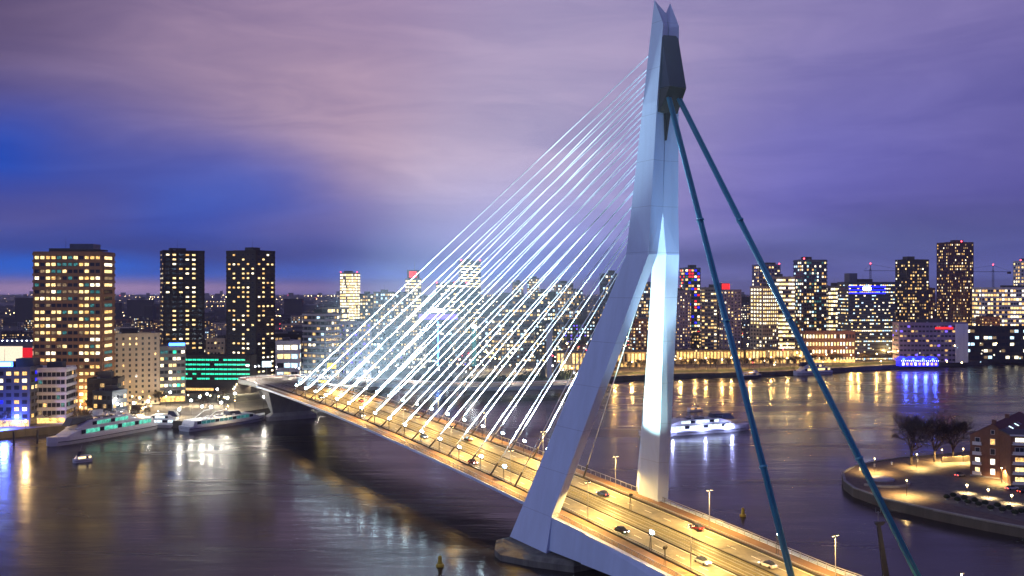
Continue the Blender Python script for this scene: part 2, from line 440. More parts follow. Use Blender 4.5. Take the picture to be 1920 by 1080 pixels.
# river pier below the pylon
MB().loft([[(-30, 11, -3), (-31, 6, -3), (-26.5, -3, -3), (-20, -12, -3), (20, -12, -3), (26.5, -3, -3), (31, 6, -3), (30, 11, -3), (25, 19, -3), (-25, 19, -3)],
           [(-30, 11, 1.6), (-31, 6, 1.6), (-26.5, -3, 1.6), (-20, -12, 1.6), (20, -12, 1.6), (26.5, -3, 1.6), (31, 6, 1.6), (30, 11, 1.6), (25, 19, 1.6), (-25, 19, 1.6)],
           [(-28, 10, 2.5), (-29, 6.4, 2.5), (-25.2, -2, 2.5), (-19, -10.5, 2.5), (19, -10.5, 2.5), (25.2, -2, 2.5), (29, 6.4, 2.5), (28, 10, 2.5), (24, 17, 2.5), (-24, 17, 2.5)]]).build('river_pier', M_['pier_stone'], bridge)
# north pier, flared under the deck
MB().loft([[(-13.5, 292, -3), (13.5, 292, -3), (13.5, 299, -3), (-13.5, 299, -3)], [(-13.5, 292, 2.2), (13.5, 292, 2.2), (13.5, 299, 2.2), (-13.5, 299, 2.2)],
           [(-10.5, 294, 4), (10.5, 294, 4), (10.5, 298, 4), (-10.5, 298, 4)], [(-14.5, 288, 16.4), (14.5, 288, 16.4), (14.5, 303, 16.2), (-14.5, 303, 16.2)]]).build('bank_pier', M_['concrete'], bridge)

# ------------------------------------------------------------------ floodlights on twin-legged posts along both stay rows
flood_me = MB().tube((0, -.35, 0), (0, -.1, 3.9), .07, n=6).tube((0, .35, 0), (0, .1, 3.9), .07, n=6).box(-.2, .2, -.5, .5, 0, .12).mesh('stand', M_['steel_dark'])
head_me = MB().hexa([(-.4, .35, 4.0), (.4, .35, 4.0), (.4, -.05, 3.85), (-.4, -.05, 3.85)], [(-.45, -.1, 4.75), (.45, -.1, 4.75), (.45, -.5, 4.5), (-.45, -.5, 4.5)]).mesh('lamp_head', M_['steel_dark'])
lens_me = MB().lathe([(.05, 0), (.5, .06), (.62, .18), (.5, .30), (.05, .36)], n=12).mesh('lens', M_['flood_lens'])
def floodlight(v, u, label, group, energy, aim_vuz, size=16, color=(0.62, 0.86, 1.0), lens=True, z=0.0):
    t = thing('floodlight', label, 'floodlight', bw(v, u, zd(u) + .1 + z), TH, group)
    obj('stand', flood_me, t); obj('lamp_head', head_me, t)
    if lens:
        o = obj('lens', lens_me, t, (0, -.42, 4.62)); o.rotation_euler = (R(40), 0, 0)
    a = Vector(aim_vuz) - Vector((v, u, zd(u) + 4.8))
    light('beam', 'SPOT', t, (0, -.9, 5.1), energy, color, size=size, blend=0.8, radius=.3, aim=a)
    return t
ORD = 'first second third fourth fifth sixth seventh eighth ninth tenth eleventh twelfth thirteenth fourteenth fifteenth sixteenth'.split()
for s in (-1, 1):
    for i in range(15):
        u = 30.5 + 14.9 * i + 6.5
        k = i / 15.0
        j = min(15, i + 6); tt = .78 - .2 * k; uj = 30.5 + 14.9 * j; zj = 80.6 + 50.4 * j / 15
        floodlight(s * 12.4, u, '%s floodlight from the pylon in the %s' % (ORD[i], 'stay row on the open river side' if s < 0 else 'stay row across the tram tracks'),
                   'floodlights along the %s stay row' % ('near' if s < 0 else 'far'), (7.5e5 + 3.2e6 * k * k), (s * (12.25 - 9.2 * tt), uj * (1 - tt) - 18 * tt, zd(uj) + (zj - zd(uj)) * tt), 34)

# ------------------------------------------------------------------ north bank, approach road, quays
pbr('ground', (0.060, 0.058, 0.055, 1), 0.9, var=0.45, scale=0.02)
pbr('paving', (0.16, 0.14, 0.115, 1), 0.7, var=0.35, scale=0.15, bump=0.15, bscale=1.5)
pbr('grass', (0.05, 0.085, 0.025, 1), 0.95, var=0.4, scale=0.3, bump=0.4, bscale=4)
pbr('quay_wall', (0.07, 0.065, 0.055, 1), 0.85, var=0.4, scale=0.2, streak=True)
ZG = 3.6
SHORE = [(-500, 852), (-150, 833), (0, 823), (100, 813), (290, 801), (345, 803), (470, 782), (500, 777), (560, 771), (640, 753), (720, 738), (752, 722), (778, 711), (845, 710), (864, 726), (870, 735), (960, 729), (1060, 722), (1100, 717), (1270, 709), (1450, 705), (1550, 699), (1700, 690), (1920, 680), (2300, 662), (2900, 645)]
sp = [gp(x, y) for x, y in SHORE]
mb = MB()
vs_ = [(p.x, p.y, ZG) for p in sp] + [(p.x * 1.0 + (p.x - 0) * (1500 - p.y) / max(p.y, 1), 1500, ZG) for p in sp] + [(p.x / p.y * 12500, 12500, ZG) for p in sp]
n = len(sp)
fs = [(i, i + 1, n + i + 1, n + i) for i in range(n - 1)] + [(n + i, n + i + 1, 2 * n + i + 1, 2 * n + i) for i in range(n - 1)]
struct(mb.add(vs_, fs).build('ground', M_['ground']))
mb = MB()
vs_ = [(p.x, p.y, ZG - .02) for p in sp] + [(p.x, p.y, -3) for p in sp]
struct(mb.add(vs_, [(i, i + 1, n + i + 1, n + i) for i in range(n - 1)]).build('quay_wall', M_['quay_wall']))
def sheet(name, pts, z, mat):
    o = MB().add([(x, y, z) for x, y in pts], [tuple(range(len(pts)))]).build(name, M_[mat]); return struct(o)
def band(name, a, b, z, mat, inset0, inset1):
    """a strip of the bank between shore points a..b, inset0..inset1 metres behind the quay edge"""
    ps = sp[a:b + 1]; m_ = MB()
    vv = [(p.x, p.y + inset0, z) for p in ps] + [(p.x, p.y + inset1, z) for p in ps]; k = len(ps)
    return struct(m_.add(vv, [(i, i + 1, k + i + 1, k + i) for i in range(k - 1)]).build(name, M_[mat]))
band('promenade', 0, 8, ZG + .012, 'paving', 0.3, 75)
band('promenade', 14, 25, ZG + .012, 'paving', 0.3, 9)
band('grass_verge', 16, 25, ZG + .016, 'grass', 9, 30)
band('riverside_road', 17, 25, ZG + .016, 'asphalt', 30, 48)
band('promenade', 18, 25, ZG + .012, 'paving', 48, 66)
# approach road curving off the bridge end to the east
cl = []
for u in (300, 312, 324, 338):
    p = bw(0, u, 0); cl.append((p.x, p.y))
hd = Vector((-math.sin(TH), math.cos(TH), 0)); rt = Vector((math.cos(TH), math.sin(TH), 0))
cc = Vector((cl[-1][0], cl[-1][1], 0)) + rt * 40
a0 = math.atan2(-rt.y, -rt.x)
for i in range(1, 13):
    a = a0 - R(112) * i / 12
    cl.append((cc.x + 40 * math.cos(a), cc.y + 40 * math.sin(a)))
ex, ey = cl[-1]
for i in range(1, 11): cl.append((ex + 17 * i, ey + 2.4 * i + .12 * i * i))
road = tag(obj('approach_viaduct', None), 'curved viaduct carrying the road from the bridge end to the city', 'viaduct')
def ribbon(name, o0, o1, dz0, dz1, mat, parent):
    rings = []
    L = 0.0
    for i, (x, y) in enumerate(cl):
        x0, y0 = cl[max(i - 1, 0)]; x1, y1 = cl[min(i + 1, len(cl) - 1)]
        t = Vector((x1 - x0, y1 - y0, 0)).normalized(); r_ = Vector((t.y, -t.x, 0))
        if i: L += math.hypot(x - cl[i - 1][0], y - cl[i - 1][1])
        k = min(1, L / 230.0); z = zd(300) + (6.0 - zd(300)) * (k * k * (3 - 2 * k))
        p, q = Vector((x, y, 0)) + r_ * o0, Vector((x, y, 0)) + r_ * o1
        rings.append([(p.x, p.y, z + dz0), (q.x, q.y, z + dz0), (q.x, q.y, z + dz1), (p.x, p.y, z + dz1)])
    return MB().loft(rings).build(name, M_[mat], parent)
ribbon('slab', -17, 17, -1.6, -.02, 'concrete', road)
ribbon('carriageway', -11.9, -4.2, -.01, .03, 'asphalt', road); ribbon('carriageway', 4.2, 11.9, -.01, .03, 'asphalt', road)
ribbon('tram_bed', -3.7, 3.7, -.01, .05, 'tram_bed', road)
ribbon('footpath', -16.6, -12.6, -.01, .1, 'path_red', road); ribbon('footpath', 12.6, 16.6, -.01, .1, 'path_red', road)
ribbon('parapet', -17.05, -16.7, -.9, 1.1, 'steel_grey', road); ribbon('parapet', 16.7, 17.05, -.9, 1.1, 'steel_grey', road)
for i in (6, 9, 12, 15):
    x, y = cl[i]
    MB().loft([[(x - 4, y - 1.5, ZG), (x + 4, y - 1.5, ZG), (x + 4, y + 1.5, ZG), (x - 4, y + 1.5, ZG)], [(x - 6, y - 2, 9.5 if i < 12 else 5.5), (x + 6, y - 2, 9.5 if i < 12 else 5.5), (x + 6, y + 2, 9.5 if i < 12 else 5.5), (x - 6, y + 2, 9.5 if i < 12 else 5.5)]]).build('column', M_['concrete'], road)

# ------------------------------------------------------------------ buildings
WALL = dict(brown=(0.27, 0.145, 0.07), dark=(0.020, 0.017, 0.018), cream=(0.42, 0.36, 0.27), white=(0.58, 0.56, 0.55), grey=(0.17, 0.165, 0.165), brick=(0.16, 0.075, 0.05),
            bluegrey=(0.075, 0.09, 0.13), glass=(0.03, 0.045, 0.07), redbrown=(0.09, 0.03, 0.026), sand=(0.33, 0.27, 0.19), roof=(0.05, 0.05, 0.055), lilac=(0.20, 0.16, 0.24))
for k, c in WALL.items(): pbr('wall_' + k, c + (1,), 0.35 if k in ('glass', 'bluegrey') else 0.75, var=0.2, scale=0.15, streak=True)
pbr('win_frame', (0.05, 0.045, 0.042, 1), 0.5)
pbr('win_frame_white', (0.6, 0.58, 0.55, 1), 0.5, var=.05)
pbr('glass_dark', (0.02, 0.025, 0.035, 1), 0.08, var=0.3)
glow('lit_warm', (1.0, 0.56, 0.17, 1), 1.15, .8, 1.1)
glow('lit_yellow', (1.0, 0.70, 0.28, 1), 1.6, .75, 1.1)
glow('lit_white', (1.0, 0.88, 0.60, 1), 2.2, .7, 1.1)
glow('lit_cool', (0.55, 0.82, 1.0, 1), 1.7, .7, 1.1)
glow('lit_dim', (0.9, 0.60, 0.30, 1), .25, .9, 1.1)
glow('lit_soft', (1.0, 0.62, 0.24, 1), .5, .8, 1.1)
glow('lit_red', (1.0, 0.02, 0.02, 1), 1.3, .4, .9)
glow('lit_green', (0.03, 0.95, 0.50, 1), 1.3, .55, .5)
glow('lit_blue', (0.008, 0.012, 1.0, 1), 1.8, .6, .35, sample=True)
glow('lit_violet', (0.20, 0.12, 1.0, 1), 1.3, .5, .5)
glow('lit_teal', (0.10, 0.50, 0.50, 1), .28, .9, 1.1)
glow('panel_cream', (1.0, 0.80, 0.58, 1), 1.0, .05)
glow('panel_red', (0.9, 0.01, 0.02, 1), .75, .05)
glow('panel_green', (0.02, 0.42, 0.03, 1), .75, .05)
glow('sign_white', (0.8, 0.9, 1.0, 1), 9.0)
glow('sign_blue', (0.05, 0.2, 1.0, 1), 7.0, sample=True)
glow('strip_gold', (1.0, 0.58, 0.16, 1), 1.5, .9, .55, sample=True)
glow('strip_white', (1.0, 0.93, 0.82, 1), 3.5, .3, .2)
PAL = dict(home=['lit_warm', 'lit_yellow', 'lit_yellow', 'lit_white', 'lit_dim', 'lit_soft', 'lit_soft', 'lit_warm'], office=['lit_yellow', 'lit_white', 'lit_white', 'lit_yellow'],
           cold=['lit_cool', 'lit_white', 'lit_teal', 'lit_violet'], mix=['lit_warm', 'lit_yellow', 'lit_white', 'lit_white', 'lit_cool', 'lit_dim', 'lit_yellow', 'lit_dim', 'lit_soft', 'lit_soft', 'lit_warm'], green=['lit_green'],
           tealmix=['lit_yellow', 'lit_white', 'lit_teal', 'lit_dim', 'lit_teal', 'lit_yellow', 'lit_warm'])
_wm = {}
def win_mesh(w, h, mat, frame='win_frame'):
    k = (round(w, 2), round(h, 2), mat, frame)
    if k not in _wm:
        mb = MB()
        t = .12
        for x0, x1, z0, z1 in ((-w / 2, -w / 2 + t, -h / 2, h / 2), (w / 2 - t, w / 2, -h / 2, h / 2), (-w / 2 + t, w / 2 - t, -h / 2, -h / 2 + t), (-w / 2 + t, w / 2 - t, h / 2 - t, h / 2)):
            mb.box(x0, x1, -.10, .05, z0, z1, 0)
        if w > 2.6: mb.box(-t / 2, t / 2, -.10, .05, -h / 2 + t, h / 2 - t, 0)
        mb.add([(-w / 2 + t, -.03, -h / 2 + t), (w / 2 - t, -.03, -h / 2 + t), (w / 2 - t, -.03, h / 2 - t), (-w / 2 + t, -.03, h / 2 - t)], [(0, 1, 2, 3)], 1)
        _wm[k] = mb.mesh('window', [M_[frame], M_[mat]])
    return _wm[k]
def faces_of(c, w, d, rz):
    """facades (angle, half depth, width) whose outside can be seen from the river side"""
    out = []
    for k in range(4):
        a = rz + k * math.pi / 2
        nrm = Vector((math.sin(a), -math.cos(a), 0))
        hw, hd = (w, d) if k % 2 == 0 else (d, w)
        fc = Vector((c[0], c[1], 0)) + nrm * hd / 2
        if (Vector((0, 0, 0)) - fc).normalized().dot(nrm) > 0.02: out.append((k, k * math.pi / 2, hd / 2, hw))
    return out
NWIN = [0]; LM = []
def windows(t, c, w, d, rz, z0, z1, floors, bays, sbays, ww, wh, lit, pal, mode, rng, strip=0.0, frame='win_frame', dark='glass_dark', zpart=0.5, offs=0.0, faces=None, litfn=None, skip=0.0):
    pitch = (z1 - z0) / floors
    mats = PAL[pal] if isinstance(pal, str) else pal
    allm = sorted(set(mats)) + [dark, frame]
    mb = MB()
    for k, a, hd, hw in faces_of(c, w, d, rz):
        if faces is not None and k not in faces: continue
        nb = bays if k % 2 == 0 else sbays
        if nb <= 0: continue
        ca, sa = math.cos(a), math.sin(a)
        bp = hw / (nb + .35)
        for j in range(floors):
            fl = rng.random() < strip
            z = z0 + (j + zpart) * pitch
            for i in range(nb):
                if skip and rng.random() < skip: continue
                x = (i - (nb - 1) / 2) * bp
                p = lit if not strip else (.92 if fl else lit)
                on = litfn(k, j, i, rng) if litfn else (rng.random() < p)
                m = on if isinstance(on, str) else (rng.choice(mats) if on else dark)
                W, H = bp * ww, pitch * wh
                X, Y = ca * x + sa * (hd + offs), sa * x - ca * (hd + offs)
                if mode == 'each':
                    obj('window', win_mesh(W, H, m, frame), t, (X, Y, z), a); NWIN[0] += 1
                else:
                    o = .07
                    pts = [(x - W / 2, -hd - offs - o, z - H / 2), (x + W / 2, -hd - offs - o, z - H / 2), (x + W / 2, -hd - offs - o, z + H / 2), (x - W / 2, -hd - offs - o, z + H / 2)]
                    bk = [(x - W / 2, -hd - offs + .02, z - H / 2), (x + W / 2, -hd - offs + .02, z - H / 2), (x + W / 2, -hd - offs + .02, z + H / 2), (x - W / 2, -hd - offs + .02, z + H / 2)]
                    rot = lambda q: (ca * q[0] - sa * q[1], sa * q[0] + ca * q[1], q[2])
                    P = [rot(q) for q in pts]; B = [rot(q) for q in bk]
                    mb.add(P, [(0, 1, 2, 3)], allm.index(m))
                    if c[1] < 1000: mb.add(P + B, [(0, 1, 5, 4), (1, 2, 6, 5), (2, 3, 7, 6), (3, 0, 4, 7)], allm.index(frame))
    if mode != 'each' and mb.v: stuff(mb.build('window', [M_[m] for m in allm], t))
def roof_kit(t, w, d, z, rng, rich=True, mat='roof'):
    pw, pd = w * rng.uniform(.25, .45), d * rng.uniform(.3, .5); ox = rng.uniform(-.2, .2) * w
    MB().box(ox - pw / 2, ox + pw / 2, -pd / 2, pd / 2, z, z + rng.uniform(2.4, 4.2)).build('plant_room', M_['wall_' + mat], t)
    if rich:
        for _ in range(2):
            x, y = rng.uniform(-.4, .4) * w, rng.uniform(-.35, .35) * d
            MB().box(x - .8, x + .8, y - .6, y + .6, z, z + 1.3).build('roof_unit', M_['steel_grey'], t)
        MB().tube((ox, 0, z + 2), (ox, 0, z + 9), .09, .04, n=5).build('antenna', M_['steel_dark'], t)
def beacon(t, pts):
    for p in pts: MB().lathe([(.1, 0), (.75, .4), (.75, 1.3), (.1, 1.7)], p, 8).build('beacon', M_['beacon_red'], t)
def building(name, label, xc, D, w, d, rot, ytop, wall, floors, bays, sbays=0, ww=.62, wh=.5, lit=.4, pal='home', mode='stuff', strip=0.0, bands=None, piers=False, seed=1, cat='building', z0=ZG, frame='win_frame', dark='glass_dark', group=None, roof=True, rich=True, red=None, ground_glow=None, litfn=None, base=0.0, bandmat=None, skip=0.0, ht=None, balcony=0):
    rng = random.Random(seed)
    c = (pX(xc, D), D + d / 2 * abs(math.cos(rot)))
    z1 = ht if ht else pZ(ytop, D)
    rz = R(rot)
    if group is None:
        sh = label
        for wd_ in (' with ', ' behind ', ' beside ', ' below ', ' by ', ' among ', ' at ', ' between ', ' in ', ' seen ', ' next ', ' left ', ' right ', ' just ', ' past ', ' joined ', ' under ', ' above '): sh = sh.split(wd_)[0]
        LM.append((xc, D, ' '.join(sh.split()[:6])))
    t = thing(name, label, cat, (c[0], c[1], 0), rz, group)
    mb = MB().box(-w / 2, w / 2, -d / 2, d / 2, z0 - .3, z1)
    mb.build('wall', M_['wall_' + wall], t)
    pm = MB()
    for x0, x1, y0, y1 in ((-w / 2 - .12, w / 2 + .12, -d / 2 - .12, -d / 2 + .35), (-w / 2 - .12, w / 2 + .12, d / 2 - .35, d / 2 + .12), (-w / 2 - .12, -w / 2 + .35, -d / 2 + .35, d / 2 - .35), (w / 2 - .35, w / 2 + .12, -d / 2 + .35, d / 2 - .35)):
        pm.box(x0, x1, y0, y1, z1 - .6, z1 + .7)
    pm.build('parapet', M_['wall_' + wall], t)
    zb = z0 + base
    pitch = (z1 - .8 - zb) / floors
    windows(t, c, w, d, rz, zb, z1 - .8, floors, bays, sbays, ww, wh, lit, pal, mode, rng, strip, frame, dark, litfn=litfn, skip=skip)
    if bands:
        for j in range(floors + 1):
            z = zb + j * pitch
            MB().box(-w / 2 - bands, w / 2 + bands, -d / 2 - bands, d / 2 + bands, z - pitch * .17, z + pitch * .17).build('floor_band', M_['wall_' + (bandmat or wall)], t)
    if piers:
        for k, a, hd, hw in faces_of(c, w, d, rz):
            nb = bays if k % 2 == 0 else sbays
            step = piers if isinstance(piers, int) and piers > 1 else 1
            if nb <= 0: continue
            bp = hw / (nb + .35); ca, sa = math.cos(a), math.sin(a)
            for i in range(0, nb + 1, step):
                x = (i - nb / 2) * bp
                MB().box(-.28, .28, -.42, .1, zb, z1 - .62).build('pier', M_['wall_' + wall], t, (ca * x + sa * hd, sa * x - ca * hd, 0), a)
    if balcony:
        for k, a, hd, hw in faces_of(c, w, d, rz):
            nb = bays if k % 2 == 0 else sbays
            if nb <= 0 or k % 2 != (balcony - 1): continue
            ca, sa = math.cos(a), math.sin(a)
            me = MB().box(-hw * .3, hw * .3, -1.3, 0, -.1, .1).box(-hw * .3, hw * .3, -1.3, -1.22, .1, 1.1).mesh('balcony', M_['wall_white'])
            for j in range(1, floors): obj('balcony', me, t, (sa * hd, -ca * hd, zb + j * pitch), a)
    if roof: roof_kit(t, w, d, z1, rng, rich)
    if red: beacon(t, [(sx * (w / 2 - 1), -d / 2 + 1, z1 + .7) for sx in red])
    if ground_glow:
        MB().box(-w / 2 + .5, w / 2 - .5, -d / 2 - .14, -d / 2 - .04, z0 + .3, z0 + ground_glow).build('glow_front', M_['strip_gold'], t)  # glowing gold strip added to brighten the ground floor and promenade
    return t, c, z1
B = building
# ---- left bank, near
t, c, z1 = B('apartment_tower', 'broad brown apartment tower with wide glazed bays behind the quay', 139, 520, 37.5, 18, 1.5, 475, 'brown', 23, 12, 1, .80, .50, .5, 'home', 'each', bands=.35, piers=4, seed=3,
  litfn=lambda k, j, i, r: (r.choice(['lit_yellow', 'lit_white', 'lit_warm', 'lit_yellow']) if random.Random(j * 7 + i // 2).random() * .6 + r.random() * .4 < .56 else r.choice(['lit_dim', 'glass_dark', 'glass_dark', 'lit_teal'])) if i // 2 in (0, 1, 4, 5) else (r.choice(['lit_teal', 'lit_dim', 'glass_dark', 'lit_yellow']) if random.Random(j * 5 + i // 2).random() < .5 else 'glass_dark'))
MB().box(-1, 12, -4, 6, z1, z1 + 5.2).build('plant_room', M_['wall_bluegrey'], t); MB().box(-8, 17, -9, 4, z1 + 1.2, z1 + 2.0).build('roof_canopy', M_['wall_roof'], t)
for xc, D, sd, lb in ((339, 640, 5, 'dark slab apartment tower left of its twin with scattered lit windows'), (468, 640, 6, 'dark slab apartment tower beside the green office with scattered lit windows')):
    t, c, z1 = B('apartment_tower', lb, xc, D, 27, 19, -27 if sd == 6 else 27, 472, 'dark', 29, 6, 4, .55, .42, .4, 'home', 'each', bands=.12, seed=sd,
      litfn=lambda k, j, i, r: r.choice(PAL['home'][:4]) if r.random() < (.62 if i in (1, 3, 4) else .24) else 'glass_dark')
B('apartment_block', 'cream apartment block with small square windows and glazed end on the square', 250, 545, 26, 17, 33, 626, 'cream', 13, 7, 6, .34, .5, .15, 'home', 'each', seed=8, balcony=2,
  litfn=lambda k, j, i, r: (r.choice(['lit_yellow', 'lit_white']) if r.random() < .45 else 'glass_dark') if k == 3 else ('lit_yellow' if r.random() < .12 else 'glass_dark'))
B('office_block', 'white six storey office block with long balconies beside the quay', 88, 468, 22, 15, 8, 690, 'white', 7, 10, 5, .86, .55, .1, ['lit_dim', 'lit_warm', 'lit_teal'], 'each', bands=.5, seed=9, ground_glow=3.2)
t, c, z1 = B('hotel', 'blue lit hotel with grid windows and shining sign on the quay', 12, 455, 24, 14, 4, 690, 'bluegrey', 8, 6, 3, .66, .58, .34, ['lit_yellow', 'lit_white', 'lit_warm', 'lit_blue'], 'each', seed=10, ground_glow=3.4)
MB().box(-5, 4, -7.6, -7.2, z1 + .9, z1 + 3.3).build('sign', M_['sign_blue'], t); MB().box(-4, 3, -7.75, -7.65, z1 + 1.4, z1 + 2.6).build('sign_letters', M_['sign_white'], t)
light('quay_fill_light', 'POINT', t, (3, -14, 7), 26000, (.08, .14, 1.0), radius=1.5)  # added blue lamp before the hotel, makes the blue reflection on the water
MB().box(3, 11.6, -2, 5, z1, z1 + 4.4).build('roof_block', M_['wall_roof'], t)
t = thing('theatre_hall', 'low hall with glowing cream facade and red and green panels', 'building', (pX(20, 500), 520, 0))
z0_, z1_ = pZ(730, 500), pZ(646, 500)
MB().box(-22, 16.2, -7, 9, ZG, z1_ + 1).build('wall', M_['wall_bluegrey'], t)
for x0, x1, m, a, b in ((-22, -.4, 'panel_cream', 706, 652), (-.4, 5.4, 'panel_red', 706, 655), (5.4, 12.4, 'panel_cream', 706, 652), (12.4, 15.6, 'panel_green', 699, 655)):
    MB().box(x0 + .04, x1 - .04, -7.3, -7.02, pZ(a, 500), pZ(b, 500)).build('light_panel', M_[m], t)
for i in range(14): MB().lathe([(.05, 0), (.35, .25), (.05, .5)], (-20 + i * 2.7, -6.6, z1_ + 1.1), 8).build('roof_lamp', M_['lamp_white'], t)
t, c, z1 = B('office_block', 'stepped glass office with pale green lit floors beside the cream block', 318, 560, 15, 24, 20, 650, 'grey', 8, 6, 8, .9, .5, .6, ['lit_yellow', 'lit_white', 'lit_green', 'lit_teal'], 'each', seed=11, ground_glow=3.5)
MB().box(-2, 7, -12.6, -12.2, z1 + 1, z1 + 2.6).build('sign', M_['sign_blue'], t)
t, c, z1 = B('office_block', 'long low office with four bands of green lit glass below the dark towers', 407, 600, 45, 12, -3, 668, 'dark', 5, 15, 0, .94, .42, .97, ['lit_green'], 'each', seed=12, roof=False, base=8.0)
MB().box(-22, -2, -6.3, -6.04, ZG + 1.8, ZG + 3.4).build('glow_front', M_['lit_warm'], t)
B('white_box_block', 'low pale block with a row of dark windows between the dark towers', 404, 640, 13, 12, 0, 636, 'sand', 9, 5, 0, .5, .35, .2, 'mix', seed=13)
t = thing('ventilation_tower', 'rounded dark glazed kiosk with a pale curved back wall', 'kiosk', gp(430, 735, ZG))
MB().lathe([(3.0, 0), (3.1, 6), (2.7, 10), (1.6, 12.2), (.2, 12.8)], n=14).build('shell', M_['wall_glass'], t, smooth=True); MB().box(2.2, 7.5, .5, 4.5, 0, 12.2).build('back_wall', M_['wall_cream'], t)
B('office_block', 'white cube building with broad lit glass floors by the bridge ramp', 540, 640, 16, 14, 8, 640, 'white', 5, 3, 2, .9, .55, .8, ['lit_white', 'lit_cool', 'lit_yellow'], 'each', seed=14)
B('apartment_tower', 'grey apartment tower with pale balconies beside the white gridded tower', 602, 690, 22, 16, -30, 588, 'grey', 12, 5, 5, .7, .5, .4, 'mix', 'each', seed=15, bands=.4, bandmat='white')
B('apartment_tower', 'white apartment tower with square gridded windows', 665, 705, 21, 16, 24, 604, 'white', 12, 6, 5, .52, .5, .38, ['lit_warm', 'lit_yellow', 'lit_white', 'lit_violet'], 'each', seed=16)
t = thing('street_pavilion', 'flat roofed glass pavilion with bright lit front below the towers', 'pavilion', (pX(620, 640), 640, 0))
MB().box(-24, 22, 0, 8, ZG, 8.6).build('wall', M_['wall_grey'], t); MB().box(-23, 21, -.12, -.02, ZG + .6, 7.6).build('glow_front', M_['strip_white'], t); MB().box(-25, 23, -2, 8.4, 8.62, 9.2).build('roof', M_['wall_roof'], t)
# small blocks along the left waterfront
for i, (x, D, w, d, rot, yt, wall, fl, by, lb) in enumerate([(190, 500, 16, 12, 6, 712, 'dark', 4, 5, 'low dark block with an added glow strip below the brown tower'), (205, 487, 12, 12, -14, 733, 'glass', 3, 4, 'small slanted glass block with a lit sign strip'),
        (-40, 470, 18, 16, 0, 705, 'brick', 6, 5, 'brick waterside block past the blue hotel'), (30, 560, 24, 14, 0, 640, 'bluegrey', 8, 7, 'bluish block behind the glowing hall'), (370, 720, 40, 14, 0, 640, 'dark', 6, 12, 'long dark block behind the green office'),
        (545, 730, 30, 14, 5, 628, 'dark', 7, 10, 'dark office block with yellow window lines behind the white cube'), (690, 800, 34, 14, 0, 640, 'bluegrey', 6, 11, 'low blue grey block beside the white gridded tower')]):
    B('city_block', lb, x, D, w, d, rot, yt, wall, fl, by, 4, .7, .45, .4, 'mix', seed=30 + i, ground_glow=3 if i < 3 else None)
# ---- middle of the city
B('lit_office_tower', 'bright pale yellow office tower with red roof lights', 654, 1500, 29, 24, 0, 512, 'sand', 20, 12, 8, .86, .62, .93, 'office', seed=41, red=(-1, 1))
B('office_block', 'low yellow lit block at the foot of the bright tower', 625, 1400, 42, 16, 0, 577, 'sand', 5, 16, 3, .86, .6, .9, 'office', seed=42)
t, c, z1 = B('pointed_tower', 'slim stepped tower with red lit crown and spire', 774, 1350, 21, 18, 15, 523, 'grey', 18, 8, 6, .8, .5, .62, 'office', seed=43, strip=.5, roof=False)
MB().box(-8, 8, -7, 7, z1, z1 + 13).build('crown', M_['wall_dark'], t); MB().box(-7.2, 4, -7.12, -7.02, z1 + 2, z1 + 11).build('crown_light', M_['lit_red'], t); MB().tube((2, 0, z1 + 13), (2, 0, z1 + 26), .5, .15).build('spire', M_['steel_grey'], t)
B('office_tower', 'dark slab tower with white window lines and red corner lights', 880, 1300, 29, 18, 12, 490, 'bluegrey', 26, 8, 4, .95, .32, .12, 'office', seed=44, strip=.5, red=(-1, 1))
B('office_block', 'broad dark office with red roof lights in front of the slab tower', 846, 1250, 42, 18, 4, 532, 'dark', 14, 14, 4, .9, .4, .3, 'office', seed=45, strip=.3, red=(-1, .2, 1))
t, c, z1 = B('hotel_tower', 'blue lit tower with violet crown and vertical light line behind the stays', 818, 800, 26, 18, 10, 603, 'glass', 10, 7, 5, .7, .4, .25, ['lit_white', 'lit_cool', 'lit_teal'], seed=46, roof=False)
MB().box(-17, 17, -11, 10, z1 + .8, z1 + 8).build('crown', M_['wall_bluegrey'], t); MB().box(-16.6, 16.6, -11.15, -11.02, z1 + 2, z1 + 6.6).build('crown_light', M_['lit_violet'], t); MB().box(-.5, .5, -9.5, -9.15, ZG + 2, z1).build('light_line', M_['sign_blue'], t); MB().box(-5, 6, -8, -4, z1 + 8.02, z1 + 11).build('roof_sign', M_['sign_white'], t)
B('office_block', 'white slab with many small windows beside the teal lit shaft', 870, 820, 14, 10, -15, 629, 'white', 10, 8, 3, .5, .4, .15, 'cold', seed=47, roof=False)
t = thing('light_shaft', 'slender teal lit shaft with a shining lamp on top', 'tower', (pX(889, 815), 815, 0))
MB().box(-2, 2, -2, 2, ZG, pZ(616, 815)).build('shaft', M_['lit_teal'], t); MB().lathe([(.2, 0), (2.2, .8), (2.2, 2.4), (.2, 3.2)], (0, 0, pZ(616, 815)), 10).build('lamp', M_['lamp_white'], t)
